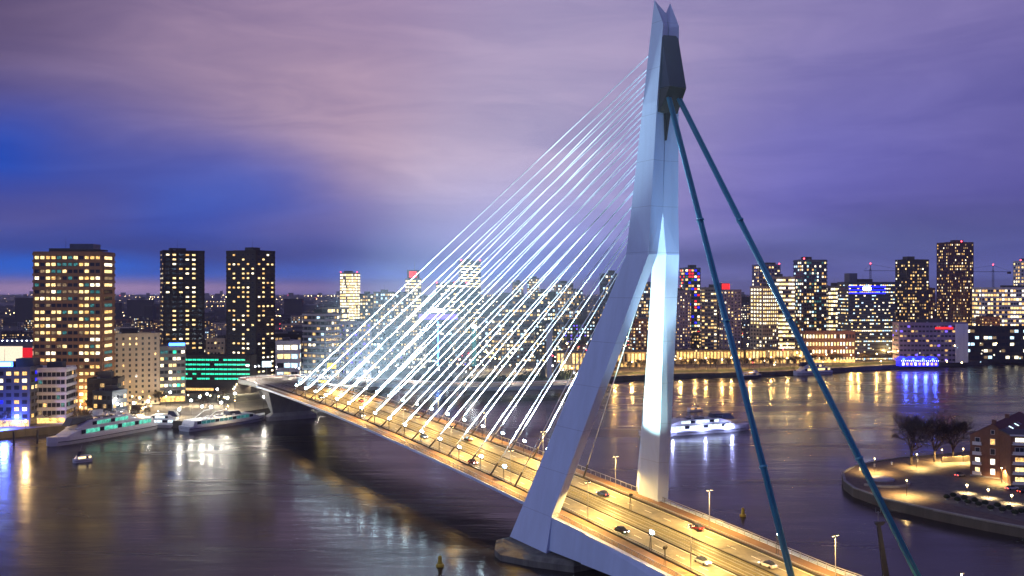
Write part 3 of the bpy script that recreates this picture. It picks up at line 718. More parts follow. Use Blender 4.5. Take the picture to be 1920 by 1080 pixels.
for i, (x, D, w, d, rot, yt, wall, fl, by, lit, stp, lb) in enumerate([(971, 1500, 16, 14, 10, 529, 'grey', 20, 5, .5, 0, 'slim grey apartment tower right of the slab tower'), (1000, 1520, 18, 14, -12, 522, 'bluegrey', 22, 6, .5, .2, 'slim tower with a white framed top and blue sign'),
        (1055, 1300, 26, 20, 15, 532, 'cream', 16, 9, .6, .3, 'round shouldered pale office tower with lit crown'), (1080, 1350, 18, 14, 10, 545, 'grey', 12, 6, .5, 0, 'grey block beside the pale crowned tower'), (980, 1100, 60, 18, 0, 562, 'bluegrey', 11, 14, .3, .75, 'wide office slab with long rows of lit floors'),
        (1020, 1150, 26, 16, 8, 548, 'dark', 13, 8, .4, .6, 'dark office block with warm lit end wall'), (1144, 1000, 19, 15, -20, 514, 'bluegrey', 20, 6, .35, .3, 'dark teal tower just left of the pylon leg'), (1211, 1000, 16, 15, 0, 530, 'bluegrey', 20, 6, .5, .4, 'greenish glass tower seen through the pylon slot'),
        (1000, 860, 52, 16, 3, 615, 'grey', 9, 16, .55, 0, 'long terraced apartment block above the jetty'), (935, 900, 40, 14, -4, 598, 'bluegrey', 10, 12, .55, 0, 'mid rise apartment row behind the teal shaft'), (1075, 900, 26, 14, 5, 610, 'cream', 9, 8, .6, 0, 'pale mid rise block behind the white mast'),
        (720, 1150, 26, 16, 5, 548, 'grey', 14, 9, .55, 0, 'grey housing slab right of the bright tower'), (748, 1180, 30, 16, -8, 551, 'brick', 14, 9, .5, 0, 'brick housing slab beside the pointed tower'), (690, 1160, 20, 16, 5, 552, 'dark', 14, 6, .5, 0, 'dark housing slab next to the bright tower')]):
    B('city_tower' if fl > 15 else 'city_block', lb, x, D, w, d, rot, yt, wall, fl, by, 4, .66, .5, lit, 'mix', seed=60 + i, strip=stp)
# ---- right bank
B('apartment_tower', 'slender tower with coloured window blocks beside the right pylon leg', 1296, 1050, 19, 16, 10, 503, 'bluegrey', 26, 5, 4, .75, .6, .7, ['lit_yellow', 'lit_white', 'lit_warm', 'lit_teal', 'lit_red', 'lit_blue'], seed=80, bands=.22)
B('apartment_slab', 'pale plain slab with a few lit windows at the right pylon leg', 1279, 930, 12, 14, 14, 546, 'lilac', 20, 4, 3, .36, .4, .4, 'home', seed=81)
t, c, z1 = B('apartment_slab', 'pale lilac twin slab with red glowing roof box', 1368, 930, 19, 16, 8, 544, 'lilac', 20, 5, 3, .42, .42, .42, 'home', seed=82, roof=False)
MB().box(-10, -2, -6, 2, z1, z1 + 7).build('roof_box', M_['wall_roof'], t); MB().box(-10.1, -1.9, -6.2, -6.05, z1 + .8, z1 + 6.4).build('roof_light', M_['lit_red'], t)
B('apartment_slab', 'grey balconied slab joined to the lilac twin slab', 1332, 935, 16, 16, -10, 540, 'grey', 20, 5, 3, .8, .45, .5, 'home', seed=83, bands=.3)
B('apartment_tower', 'tall tower with red roof lights behind the cream office', 1440, 1080, 27, 18, 12, 497, 'lilac', 24, 7, 4, .6, .5, .5, 'home', seed=84, bands=.2, red=(-1, 1))
B('cream_office', 'cream office tower with an even grid of glowing windows', 1438, 900, 19, 20, 22, 538, 'sand', 19, 8, 4, .52, .5, .7, ['lit_yellow', 'lit_white'], 'stuff', seed=85, litfn=lambda k, j, i, r: (r.choice(['lit_yellow', 'lit_white']) if (j > 8 or r.random() < .3) else 'glass_dark'))
B('cream_office', 'taller cream office slab with full bright floors', 1470, 915, 22, 18, 0, 520, 'sand', 20, 7, 3, .95, .5, .3, ['lit_yellow', 'lit_white'], seed=86, strip=.85)
B('balcony_tower', 'glass tower with wraparound balconies and mixed window lights', 1524, 940, 26, 20, 12, 488, 'bluegrey', 27, 9, 5, .62, .5, .5, ['lit_yellow', 'lit_white', 'lit_warm', 'lit_cool', 'lit_teal'], seed=87, bands=.5, red=(-1,))
B('office_block', 'grey office with bright floors between two taller towers', 1562, 1000, 17, 16, 5, 537, 'grey', 16, 6, 3, .85, .5, .7, 'office', seed=88, strip=.4)
t, c, z1 = B('blue_glass_office', 'wide dark glass office with blue lit top floors and sign', 1630, 880, 47, 22, 7, 530, 'glass', 22, 22, 9, .8, .30, .24, ['lit_yellow', 'lit_white', 'lit_yellow', 'lit_cool'], seed=89, strip=.28)
for j in range(3): MB().box(-23.2, 14, -11.22, -11.1, z1 - 4.5 - j * 3.1, z1 - 3.0 - j * 3.1).build('blue_band', M_['lit_blue'], t)
MB().box(-9, -1, -11.6, -11.25, z1 - 7, z1 - 4.2).build('sign', M_['sign_white'], t); MB().box(-20, -12, -6, 4, z1, z1 + 9).build('roof_block', M_['wall_bluegrey'], t)
B('apartment_tower', 'dark twin slab tower with lit glazed corner', 1711, 1000, 27, 20, 14, 488, 'dark', 28, 9, 6, .6, .46, .38, 'home', seed=90)
B('city_block', 'reddish mid rise block behind the dark corner tower', 1745, 1050, 10, 12, 0, 541, 'redbrown', 14, 4, 0, .6, .5, .5, 'home', seed=91)
B('red_tower', 'tall dark red brown tower with many lit windows and red roof light', 1799, 1080, 31, 24, 9, 455, 'redbrown', 34, 14, 8, .5, .46, .36, 'home', seed=92, piers=2, red=(.05,))
t, c, z1 = B('hotel', 'wide violet tinted hotel with a red sign and pale rounded end', 1748, 860, 62, 18, -4, 606, 'lilac', 8, 18, 4, .7, .4, .22, ['lit_violet', 'lit_dim', 'lit_warm'], seed=93)
MB().box(2, 18, -9.4, -9.05, z1 - 5.4, z1 - 3.4).build('sign', M_['lit_red'], t); MB().box(20, 31.4, -9.6, -9.03, ZG, z1 - .4).build('end_bay', M_['wall_white'], t)
B('lit_hospital', 'broad white building with rows of bright windows under cranes', 1890, 1050, 58, 24, -3, 540, 'white', 14, 18, 5, .8, .5, .68, ['lit_yellow', 'lit_white', 'lit_warm'], seed=94)
B('low_office', 'low long office with a pale glazed ground floor by the river road', 1875, 880, 66, 18, -4, 613, 'dark', 5, 16, 3, .85, .42, .35, ['lit_cool', 'lit_dim', 'lit_white'], seed=95, roof=False, bands=.3)
B('low_office', 'low brick office with yellow windows and a green lit roof edge', 1556, 850, 47, 16, 3, 622, 'brick', 4, 16, 4, .62, .5, .8, ['lit_yellow', 'lit_white'], 'each', seed=96, roof=False, ground_glow=3)
B('glass_tower', 'tall slim tower with a red beacon at the edge of the hospital', 1926, 1080, 16, 16, 0, 490, 'white', 24, 4, 3, .6, .5, .6, 'home', seed=97, red=(-1,))
for i, (x0, x1, D, yt, lb) in enumerate([(1044, 1128, 775, 660, 'long two storey golden lit pavilion behind the jetty'), (1150, 1262, 800, 660, 'golden lit pavilion seen between the pylon legs'), (1268, 1395, 835, 657, 'long golden arcade under the lilac slabs'), (1398, 1512, 840, 656, 'pale lit arcade under the cream offices')]):
    w = (x1 - x0) / F * D
    t = thing('riverside_pavilion', lb, 'pavilion', (pX((x0 + x1) / 2, D), D, 0))
    z1 = pZ(yt, D)
    MB().box(-w / 2, w / 2, 0, 12, ZG, z1).build('wall', M_['wall_sand'], t)
    MB().box(-w / 2 - 1, w / 2 + 1, -1.6, 12.5, z1 + .02, z1 + .6).build('roof', M_['wall_roof'], t)
    nb = max(8, int(w / 3.0))
    for j, (za, zb_) in enumerate(((ZG + .5, ZG + 3.9), (ZG + 5.0, z1 - .8))):
        for k in range(nb):
            x = -w / 2 + (k + .5) * w / nb
            MB().box(x - w / nb * .30, x + w / nb * .30, -.12, -.03, za, zb_ - .6 * j).build('window', M_[('strip_gold', 'lit_warm', 'lit_dim', 'glass_dark', 'strip_gold', 'lit_yellow', 'lit_warm')[(k * k * 5 + k * 3 + j * 4 + i) % 7]], t)
t = thing('blue_pavilion', 'river restaurant pavilion bathed in blue light', 'pavilion', (pX(1730, 805), 812, 0))
for k in range(4):
    x = -13 + k * 8.6
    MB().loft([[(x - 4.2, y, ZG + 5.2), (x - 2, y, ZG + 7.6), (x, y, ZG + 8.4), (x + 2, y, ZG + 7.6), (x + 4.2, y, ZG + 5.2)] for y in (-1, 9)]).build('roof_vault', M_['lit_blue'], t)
MB().box(-17, 17, 0, 8, ZG, ZG + 5.1).build('wall', M_['lit_blue'], t)  # walls and vaults glow themselves, blue lighting put into their material
for k in range(9): MB().box(-15 + k * 3.6, -13 + k * 3.6, -.14, -.03, ZG + .8, ZG + 3.2).build('window', M_['lit_warm' if k % 3 else 'lit_white'], t)
for k in range(20): MB().lathe([(.05, 0), (.2, .2), (.05, .4)], (-16 + k * 1.7, -1.2, ZG + 4.6), 6).build('bulb', M_['lamp_white'], t)
for k in range(4): light('blue_light', 'POINT', t, (-13 + k * 8.6, -3.5, ZG + 6), 9000, (.05, .1, 1.0), radius=1)
# white mast with the two dark bow shapes
t = thing('river_monument', 'tall pale mast rising between two dark wing shaped bronzes', 'monument', gp(1030, 708, ZG))
MB().loft([[(-1.8, -1.5, 0), (1.8, -1.5, 0), (1.8, 1.5, 0), (-1.8, 1.5, 0)], [(-2.6, -1.5, pZ(606, 720) - ZG), (2.6, -1.5, pZ(606, 720) - ZG), (2.6, 1.5, pZ(606, 720) - ZG), (-2.6, 1.5, pZ(606, 720) - ZG)]]).build('mast', M_['wall_white'], t)
for s in (-1, 1): MB().loft([[(s * 3, -2, 0), (s * 6, -2, 0), (s * 6, 2, 0), (s * 3, 2, 0)], [(s * 3.2, -2, 6), (s * 7, -2, 6), (s * 7, 2, 6), (s * 3.2, 2, 6)], [(s * 6.6, -1, 12), (s * 9.2, -1, 11.5), (s * 9.2, 1, 11.5), (s * 6.6, 1, 12)]]).build('wing', M_['steel_dark'], t)
# ---- cranes
for i, (x, D, yb, yt, jl, jr, lb) in enumerate([(1862, 1150, 545, 505, 52, 22, 'tower crane with long dark jib beside the red brown tower'), (1632, 1120, 535, 503, 8, 42, 'tower crane with a red light above the blue glass office')]):
    t = thing('tower_crane', lb, 'crane', (pX(x, D), D, 0))
    z = pZ(yt, D) - 3
    mast = MB()
    for a, b in ((-.8, -.8), (.8, -.8), (.8, .8), (-.8, .8)): mast.tube((a, b, ZG), (a, b, z + 2), .16, n=4)
    for k in range(int((z - ZG) / 3)): mast.tube((-.8, -.8, ZG + k * 3), (.8, -.8, ZG + k * 3 + 3), .1, n=4)
    mast.build('mast', M_['steel_dark'], t)
    jb = MB().tube((-jl, 0, z), (jr, 0, z), .35, n=4).tube((-jl * .9, 0, z + 1.2), (0, 0, z + 8), .14, n=4).tube((0, 0, z + 8), (jr, 0, z + .5), .14, n=4).tube((0, 0, z), (0, 0, z + 8), .4, n=4)
    jb.build('jib', M_['steel_dark'], t); MB().box(jr - 4, jr, -1, 1, z - 2.6, z).build('counterweight', M_['steel_dark'], t); beacon(t, [(0, 0, z + 8)])

# ---- further city blocks, each a building of its own
rng = random.Random(77)
KINDS = [('grey', 'grey concrete city block with scattered lit windows among the far rooftops'), ('brick', 'brick city block with scattered lit windows among the far rooftops'), ('cream', 'cream city block with scattered lit windows among the far rooftops'), ('dark', 'dark city block with scattered lit windows among the far rooftops'), ('bluegrey', 'blue grey office block with lit floors among the far rooftops')]
def filler(x, D, w, hgt, kind):
    wall, lb = KINDS[kind]
    lx, lD, ln = min(LM, key=lambda q: abs(q[0] - x) + abs(q[1] - D) * .12)
    lb = '%s %s %s block %s the %s' % ('low' if hgt < 15 else 'mid height' if hgt < 28 else 'tall', 'narrow' if w < 22 else 'broad' if w > 31 else 'square', dict(grey='concrete', bluegrey='blue grey').get(wall, wall), 'beside' if abs(D - lD) < 60 else 'behind' if D > lD else 'in front of', ln)
    fl = max(2, int(hgt / 3.1)); by = max(4, int(w / 2.7))
    B('city_block', lb, x, D, w, rng.uniform(10, 18), rng.uniform(-22, 22), 0, wall, fl, by, 4, .5, .42, (rng.uniform(.4, .7) if 690 < x < 1260 else rng.uniform(.25, .5)), rng.choice(['mix', 'home', 'office', 'mix', 'cold'] if 520 < x < 1200 else ['mix', 'home']), seed=rng.randrange(9999), strip=rng.choice([0, 0, .5]) if kind == 4 else 0, ht=ZG + hgt, roof=rng.random() < .6, rich=False, group='%s blocks in the far city' % wall)
for i in range(95):
    x = rng.uniform(545, 1270); D = rng.uniform(860, 1750)
    filler(x, D, rng.uniform(16, 44), min(rng.uniform(12, 40) * (1.0 if x > 700 else .7), 64), rng.randrange(5))
for i in range(34):
    x = rng.uniform(510, 790); D = rng.uniform(780, 1050)
    filler(x, D, rng.uniform(14, 30), rng.uniform(10, 27), rng.randrange(5))
for i in range(58):
    x = rng.uniform(1280, 2010); D = rng.uniform(960, 1700)
    filler(x, D, rng.uniform(16, 38), rng.uniform(14, 50), rng.randrange(5))
for i in range(62):
    x = rng.uniform(-60, 640); D = rng.uniform(760, 1700)
    filler(x, D, rng.uniform(14, 34), rng.uniform(8, 20), rng.randrange(4))
# ---- the far suburbs: roofs and lights that read as one mass
mb = MB()
for i in range(2600):
    D = 1700 + 8800 * rng.random() ** 1.6; x = rng.uniform(-100, 2020)
    X = pX(x, D); h = rng.uniform(5, 16) if rng.random() < .95 else rng.uniform(20, 55); w = rng.uniform(8, 30)
    mb.box(X - w, X + w, D, D + 14, ZG, ZG + h)
stuff(mb.build('distant_suburbs', M_['wall_dark']))
tag(bpy.data.objects['distant_suburbs'], 'dark mass of low suburbs reaching the horizon', 'suburb')
mb = MB(); lm = ['lamp_warm', 'lit_white', 'lit_yellow', 'lamp_gold', 'lit_cool', 'beacon_red', 'lit_soft', 'lit_dim']
def pip(X, Y, z, r, mi): mb.add([(X - r, Y, z), (X, Y, z - r), (X + r, Y, z), (X, Y, z + r), (X, Y - r, z), (X, Y + r, z)], [(0, 1, 4), (1, 2, 4), (2, 3, 4), (3, 0, 4), (1, 0, 5), (2, 1, 5), (3, 2, 5), (0, 3, 5)], mi)
for i in range(2300):
    D = 1000 + 10000 * rng.random() ** 1.7; x = rng.uniform(-60, 1990)
    pip(pX(x, D), D - .5, ZG + rng.uniform(4, 15), .0004 * D * rng.uniform(.35, 1.2), rng.choice([6, 6, 7, 7, 6, 2, 2, 1, 4, 0] if rng.random() < .97 else [5]))
for i in range(95):           # lit streets
    D = 1100 + 9000 * rng.random() ** 1.5; X = pX(rng.uniform(-80, 1980), D); a = rng.uniform(-.5, .5) if rng.random() < .7 else rng.uniform(.6, 2.4)
    n_ = rng.randrange(10, 34); st_ = rng.uniform(18, 34); m = rng.choice([0, 0, 3, 2, 6, 1]); zz = ZG + rng.uniform(7, 12)
    for k in range(n_):
        if rng.random() < .15: continue
        Y = D + math.sin(a) * st_ * k
        if Y > 1000: pip(X + math.cos(a) * st_ * (k - n_ / 2), Y, zz, .00036 * Y * rng.uniform(.6, 1.2), m)
for i in range(1100):
    x = rng.uniform(690, 1270) if i < 800 else rng.uniform(1270, 1960); D = rng.uniform(780, 1300)
    pip(pX(x, D), D, ZG + 3 + 16 * rng.random() ** 2, rng.uniform(.35, .9), rng.choice([0, 3, 1, 4, 4, 1, 3, 5, 2]))
tag(stuff(mb.build('distant_city_lights', [M_[m] for m in lm])), 'countless points of street light in the far suburbs', 'city lights')

# ------------------------------------------------------------------ street lamps
pole_me = MB().tube((0, 0, 0), (0, 0, 10.2), .11, .06, n=8).box(-.14, .14, -.14, .14, 0, .9).mesh('pole', M_['steel_grey'])
arm_me = MB().box(-.9, .9, -.11, .11, 10.2, 10.42).box(-.95, -.35, -.17, .17, 10.1, 10.2).box(.35, .95, -.17, .17, 10.1, 10.2).mesh('lamp_arm', M_['steel_dark'])
wl_me = MB().box(-.9, -.4, -.13, .13, 10.06, 10.099).box(.4, .9, -.13, .13, 10.06, 10.099).mesh('lamp_glass', M_['lamp_gold'])
def bridge_lamp(v, u, label, group=None, energy=46000):
    t = thing('street_lamp', label, 'street lamp', bw(v, u, zd(u) + .1), TH, group)
    obj('pole', pole_me, t); obj('lamp_arm', arm_me, t); obj('lamp_glass', wl_me, t)
    light('bulb', 'SPOT', t, (-math.copysign(.9, v), 0, 10.0), energy, (1.0, .60, .15), size=158, blend=.5, radius=.25, aim=(-math.copysign(.25, v), 0, -1))  # warm light added to the lamps, standing in for headlights on the road
    return t
for k in range(-2, 7):
    bridge_lamp(12.25, 14 + 40 * k, '%s double headed street lamp from the back stay on the far bridge side' % ORD[k + 2], 'street lamps on the far bridge side')
    bridge_lamp(-12.25, -7 + 40 * k, '%s double headed street lamp from the back stay on the near bridge side' % ORD[k + 2], 'street lamps on the near bridge side')
def lamp_proto(h, head, mat):
    p = MB().tube((0, 0, 0), (0, 0, h), .10, .06, n=6).mesh('pole', M_['steel_dark'])
    g = MB().lathe([(.05, 0), (head * .7, head * .35), (head, head), (head * .7, head * 1.6), (.05, head * 1.9)], (0, 0, h), 10).mesh('globe', M_[mat])
    return p, g
_lp = {}
def street_lamp(loc, h, mat, head, energy, color, label, group, cone=164):
    k = (h, mat, head)
    if k not in _lp: _lp[k] = lamp_proto(*((h, head, mat)))
    t = thing('street_lamp', label, 'street lamp', loc, 0, group)
    obj('pole', _lp[k][0], t); obj('globe', _lp[k][1], t)
    if energy and cone > 300: light('bulb', 'POINT', t, (0, 0, h + head * 2.3), energy, color, radius=.5)
    elif energy: light('bulb', 'SPOT', t, (0, 0, h - .05), energy, color, size=cone, blend=.45, radius=.3, aim=(0, 0, -1))
    return t
for x, y in ((640, 790), (745, 712), (820, 680), (885, 655), (975, 612), (1010, 730), (1065, 690), (1130, 650), (840, 765), (920, 770), (1385, 680), (95, 745), (240, 735), (365, 720), (1165, 525), (1300, 490), (560, 640), (1240, 500)):
    p = gp(200 + x / 4.7, 600 + y / 4.7, ZG + 7.5)
    street_lamp((p.x, p.y, ZG), 7, 'lamp_white', .7, 2600, (1.0, .93, .78), 'white globe lamp on the open square by the tour boats', 'white lamps on the square', 360)
for x, y in ((20, 770), (48, 792), (110, 772), (165, 752), (205, 745), (232, 722), (262, 748), (150, 786), (300, 735), (330, 700)):
    p = gp(x, y, ZG + 6)
    street_lamp((p.x, p.y, ZG), 6, 'lamp_gold', .5, 13000, (1.0, .62, .22), 'warm globe lamp along the tour boat quay', 'warm lamps on the quay', 360)
rng = random.Random(15)
for i in range(46):
    p = gp(rng.uniform(130, 470), rng.uniform(722, 790), ZG)
    street_lamp((p.x, p.y, ZG), rng.choice([4, 5, 6]), rng.choice(['lamp_gold', 'lamp_white', 'lamp_gold', 'lamp_warm']), rng.choice([.22, .3, .38]), 6000, (1.0, .78, .45), 'small globe lamp among the crowd of lights on the square', 'small lamps on the square')
def shore_at(x):
    for (x0, y0), (x1, y1) in zip(SHORE, SHORE[1:]):
        if x0 <= x <= x1: return y0 + (y1 - y0) * (x - x0) / (x1 - x0)
rng = random.Random(5)
for i in range(28):
    x = 1150 + i * 29 + rng.uniform(-11, 11)
    p = gp(x, shore_at(x)); D = p.y + (29 if i % 2 else 50)
    street_lamp((pX(x, D), D, ZG), 8, 'lamp_gold', .5, rng.uniform(5000, 17000), (1.0, .56, .16), 'amber street lamp along the riverside road', 'amber lamps on the riverside road', 360)
for i in range(16):
    x = 880 + i * 13 + rng.uniform(-4, 4); D = rng.uniform(700, 790)
    if x > 1100: continue
    street_lamp((pX(x, D), D, ZG), 7, rng.choice(['lamp_gold', 'lamp_white', 'lamp_warm']), .5, 18000, (1.0, .72, .38), 'warm street lamp behind the jetty', 'lamps behind the jetty')
for i in range(14):
    x = 600 + i * 22 + rng.uniform(-8, 8); D = rng.uniform(660, 760)
    street_lamp((pX(x, D), D, ZG), 7, rng.choice(['lamp_white', 'lamp_white', 'lamp_warm']), .5, 9000, (.7, .9, 1.0), 'street lamp along the road beyond the approach viaduct', 'lamps beyond the viaduct')
# slim uprights along the right bank road
me = MB().tube((0, 0, 0), (0, 0, 6.2), .12, .08, n=5).mesh('upright', M_['steel_dark'])
for i in range(34):
    x = 1268 + i * 19.5; p = gp(x, shore_at(x)); D = p.y + 27
    tag(obj('fence_pole', me, None, (pX(x, D), D, ZG)), 'thin dark pole at the grass edge of the riverside road', 'pole', 'poles along the riverside road')

for i in range(2, 25, 2):
    x, y = cl[i]; x1, y1 = cl[i - 1]
    t_ = Vector((x - x1, y - y1, 0)).normalized()
    k = min(1, i / 20.0); z = max(6.0, zd(300) + (6.0 - zd(300)) * (k * k * (3 - 2 * k)))
    for s in (-1, 1):
        if i % 4 and s > 0: continue
        street_lamp((x + s * 12.3 * t_.y, y - s * 12.3 * t_.x, z), 8.5, 'lamp_white', .4, 16000, (1.0, .86, .74), 'tall white street lamp on the curved approach viaduct', 'lamps on the approach viaduct')
# ------------------------------------------------------------------ extra floodlights south of the pylon and for the pylon's inner faces
floodlight(-12.4, -33, 'floodlight on twin legs behind the near pylon leg', None, 1.3e5, (2, -21, 70), 26)
floodlight(14.5, -47, 'floodlight sending a blue beam up from the far footpath', None, 2.2e5, (3, -22, 92), 15, (.35, .62, 1.0))
floodlight(-13.4, 6, 'floodlight at the base of the near pylon leg aimed at the far leg', None, 4.2e5, (9.5, -7, 48), 50, (.66, 1.0, .86))
floodlight(3.9, -4, 'floodlight beside the tram bed aimed into the pylon slot', None, 2.6e5, (1.6, -19.5, 82), 20, (.7, 1.0, .9), False)
floodlight(-15.5, -42, 'added lensless floodlight on the near footpath lighting the pylon back', None, 0.35e5, (-3, -23, 60), 50, (.55, .75, 1.0), False)  # added fill lamp, lens left off, brightens the back of the pylon

# ------------------------------------------------------------------ cars
pbr('tyre', (0.015, 0.015, 0.015, 1), 0.8)
for n_, c in (('car_silver', (.35, .36, .38)), ('car_black', (.015, .015, .018)), ('car_white', (.6, .6, .58)), ('car_red', (.3, .02, .02)), ('car_blue', (.03, .07, .2))): pbr(n_, c + (1,), .25, metal=.3, var=.03)
glow('head_white', (1.0, .93, .78, 1), 22.0)
wheel_me = MB().lathe([(.22, -.12), (.33, -.12), (.34, 0), (.33, .12), (.22, .12)], n=12).mesh('wheel', M_['tyre'])
def car(loc, rz, paint, label, tilt=0.0, lights=True, group=None, energy=900):
    t = thing('car', label, 'car', loc, rz, group); t.rotation_euler = (tilt, 0, rz)
    prof = [(-2.15, .45, .62), (-2.05, .82, .78), (-1.2, .92, .86), (1.0, .90, .86), (1.95, .80, .8), (2.2, .5, .66)]
    MB().loft([[(-w, y, .28), (w, y, .28), (w * 1.04, y, .55), (w * .96, y, h), (-w * .96, y, h), (-w * 1.04, y, .55)] for y, h, w in prof]).build('body', M_[paint], t)
    MB().loft([[(-.72, -1.75, .84), (.72, -1.75, .84), (.72, -1.75, .86), (-.72, -1.75, .86)], [(-.78, -1.2, .84), (.78, -1.2, .84), (.6, -1.1, 1.40), (-.6, -1.1, 1.40)], [(-.8, .4, .84), (.8, .4, .84), (.62, .2, 1.45), (-.62, .2, 1.45)], [(-.78, 1.15, .84), (.78, 1.15, .84), (.74, 1.15, .86), (-.74, 1.15, .86)]]).build('cabin', M_['glass_dark'], t)
    for sx in (-1, 1):
        for sy in (-1.35, 1.35):
            o = obj('wheel', wheel_me, t, (sx * .8, sy, .34)); o.rotation_euler = (0, R(90), 0)
        MB().box(sx * .58 - .16, sx * .58 + .16, 2.02, 2.16, .55, .70).build('headlight', M_['head_white' if lights else 'glass_dark'], t)
        MB().box(sx * .56 - .17, sx * .56 + .17, -2.2, -2.08, .60, .74).build('tail_light', M_['tail_red'], t)
    if lights: light('headlamp_beam', 'SPOT', t, (0, 2.4, .7), energy, (1.0, .86, .6), size=75, blend=.9, radius=.2, aim=(0, 1, -.09))
    return t
paints = ['car_silver', 'car_black', 'car_white', 'car_red', 'car_blue']
pn = dict(car_silver='silver', car_black='black', car_white='white', car_red='red', car_blue='blue')
i = 0
for v, u in ((-6.2, -44), (-9.6, -18), (-6.2, 24), (-9.8, 62), (-6.2, 108), (-9.6, 163), (-6.2, 226)):
    p = paints[i % 5]; i += 1
    car(bw(v, u, zd(u) + .03), TH + math.pi, p, '%s car with headlights on in the %s lane toward the camera, %s' % (pn[p], 'inner' if v > -8 else 'outer', ('near the back stay', 'behind the pylon leg', 'just past the pylon', 'under the first stays', 'under the middle stays', 'beyond the middle stays', 'near the bridge end')[i - 1]), tilt=0)
for j, (v, u) in enumerate(((6.2, -52), (9.7, -24), (6.3, 12), (9.8, 48), (6.2, 96), (9.7, 150), (6.3, 205))):
    p = paints[(j + 2) % 5]
    car(bw(v, u, zd(u) + .03), TH, p, '%s car showing red tail lights in the far carriageway, %s' % (pn[p], ('near the back stay', 'level with the far pylon foot', 'just past the pylon foot', 'under the first stays', 'under the middle stays', 'beyond the middle stays', 'near the bridge end')[j]))

# ------------------------------------------------------------------ boats
pbr('boat_white', (.62, .63, .66, 1), .3, var=.05); pbr('boat_navy', (.02, .025, .05, 1), .4)
glow('cabin_green', (.10, .60, .42, 1), .9, .7, .5); glow('cabin_white', (.8, .95, 1.0, 1), 1.3, .5, .5); glow('strip_blue', (.45, .5, 1.0, 1), 5.0, sample=True)
glow('stall_gold', (1, .72, .3, 1), 2.6, .5, .4, sample=True)
def boat(name, label, a, b, beam, hgt, upper=True, winmat='cabin_green', navy=False, accents=(), arch=False, group=None, deckhouse=(.62, .84), glowk=0):
    """a = bow, b = stern on the water; built along local +x"""
    a, b = Vector(a), Vector(b); L = (a - b).length; d = (a - b).normalized(); c = (a + b) / 2
    t = thing(name, label, 'boat', (c.x, c.y, 0), math.atan2(d.y, d.x), group)
    h0 = hgt * .30
    hull = []
    for k, (f, w, zt, zb) in enumerate(((-.5, .80, 1.0, -.5), (-.42, .96, 1.0, -.8), (-.1, 1.0, 1.0, -.8), (.2, 1.0, 1.04, -.8), (.36, .80, 1.14, -.7), (.45, .45, 1.28, -.4), (.5, .06, 1.4, .3))):
        x = f * L; W = w * beam / 2; hull.append([(x, -W * .8, zb), (x, W * .8, zb), (x, W, h0 * .5), (x, W, h0 * zt), (x, -W, h0 * zt), (x, -W, h0 * .5)])
    MB().loft(hull).build('hull', M_['boat_navy' if navy else 'boat_white'], t)
    MB().loft([[(f * L, -w * beam / 2 - .06, h0 * .50), (f * L, w * beam / 2 + .06, h0 * .50), (f * L, w * beam / 2 + .06, h0 * .60), (f * L, -w * beam / 2 - .06, h0 * .60)] for f, w in ((-.5, .86), (-.42, .98), (.2, 1.0), (.36, .84), (.44, .52))]).build('rubbing_strake', M_['boat_navy'], t)
    def cabin(f0, f1, r0, r1, z0, z1, k):
        r = []
        for f, zz in ((f0, z0 + .2), (f0 + r0, z1), (f1 - r1, z1), (f1, z0 + .2)):
            W = beam / 2 * k * (1 if f < .3 else .78); r.append([(f * L, -W, z0), (f * L, W, z0), (f * L, W * .97, zz - .15), (f * L, W * .88, zz), (f * L, -W * .88, zz), (f * L, -W * .97, zz - .15)])
        return MB().loft(r)
    z1 = h0 + hgt * .32; z2 = z1 + hgt * .30
    lo = cabin(-.46, .40, .02, .14, h0, z1, .90).build('lower_cabin', M_['boat_white'], t)
    cabs = [(lo, -.42, .27, h0 + (z1 - h0) * .28, h0 + (z1 - h0) * .82, .90)]
    if upper:
        up = cabin(-.30, .30, .10, .13, z1 + .02, z2, .80).build('upper_cabin', M_['boat_white'], t)
        cabs.append((up, -.19, .16, z1 + (z2 - z1) * .28, z1 + (z2 - z1) * .80, .80))
    for cb, f0, f1, za, zb, k in cabs:
        n_ = max(5, int((f1 - f0) * L / 2.6))
        for s in (-1, 1):
            for q in range(n_):
                x0, x1 = (f0 + (f1 - f0) * (q + .06) / n_) * L, (f0 + (f1 - f0) * (q + .94) / n_) * L
                W = beam / 2 * k + .03
                MB().box(x0, x1, s * W - .04, s * W + .04, za, zb).build('window', M_[winmat if (q * 5 + int(L)) % 4 else 'glass_dark'] if (q, s) not in accents else M_['cabin_white'], cb)
    zt = z2 if upper else z1
    MB().loft([[(deckhouse[0] * L - .5 * L, -beam * .22, zt - .3), (deckhouse[0] * L - .5 * L, beam * .22, zt - .3), (deckhouse[0] * L - .5 * L + .6, beam * .2, zt + 2.0), (deckhouse[0] * L - .5 * L + .6, -beam * .2, zt + 2.0)],
               [(deckhouse[1] * L - .5 * L, -beam * .2, zt - .3 - (z2 - z1) * .4), (deckhouse[1] * L - .5 * L, beam * .2, zt - .3 - (z2 - z1) * .4), (deckhouse[1] * L - .5 * L - 2.4, beam * .18, zt + 1.8), (deckhouse[1] * L - .5 * L - 2.4, -beam * .18, zt + 1.8)]]).build('wheelhouse', M_['boat_navy' if not navy else 'boat_white'], t)
    MB().tube((deckhouse[0] * L - .5 * L, 0, zt + 1.5), (deckhouse[0] * L - .5 * L - 1, 0, zt + 5), .08).build('mast', M_['steel_grey'], t)
    rl = MB()
    for s in (-1, 1):
        rl.tube((.30 * L, s * beam * .42, h0 * 1.1 + 1), (.47 * L, s * beam * .14, h0 * 1.3 + 1), .05, n=4).tube((-.3 * L, s * beam * .36, zt + .9), (-.46 * L, s * beam * .36, z1 + .9), .05, n=4)
    rl.build('handrail', M_['steel_grey'], t)
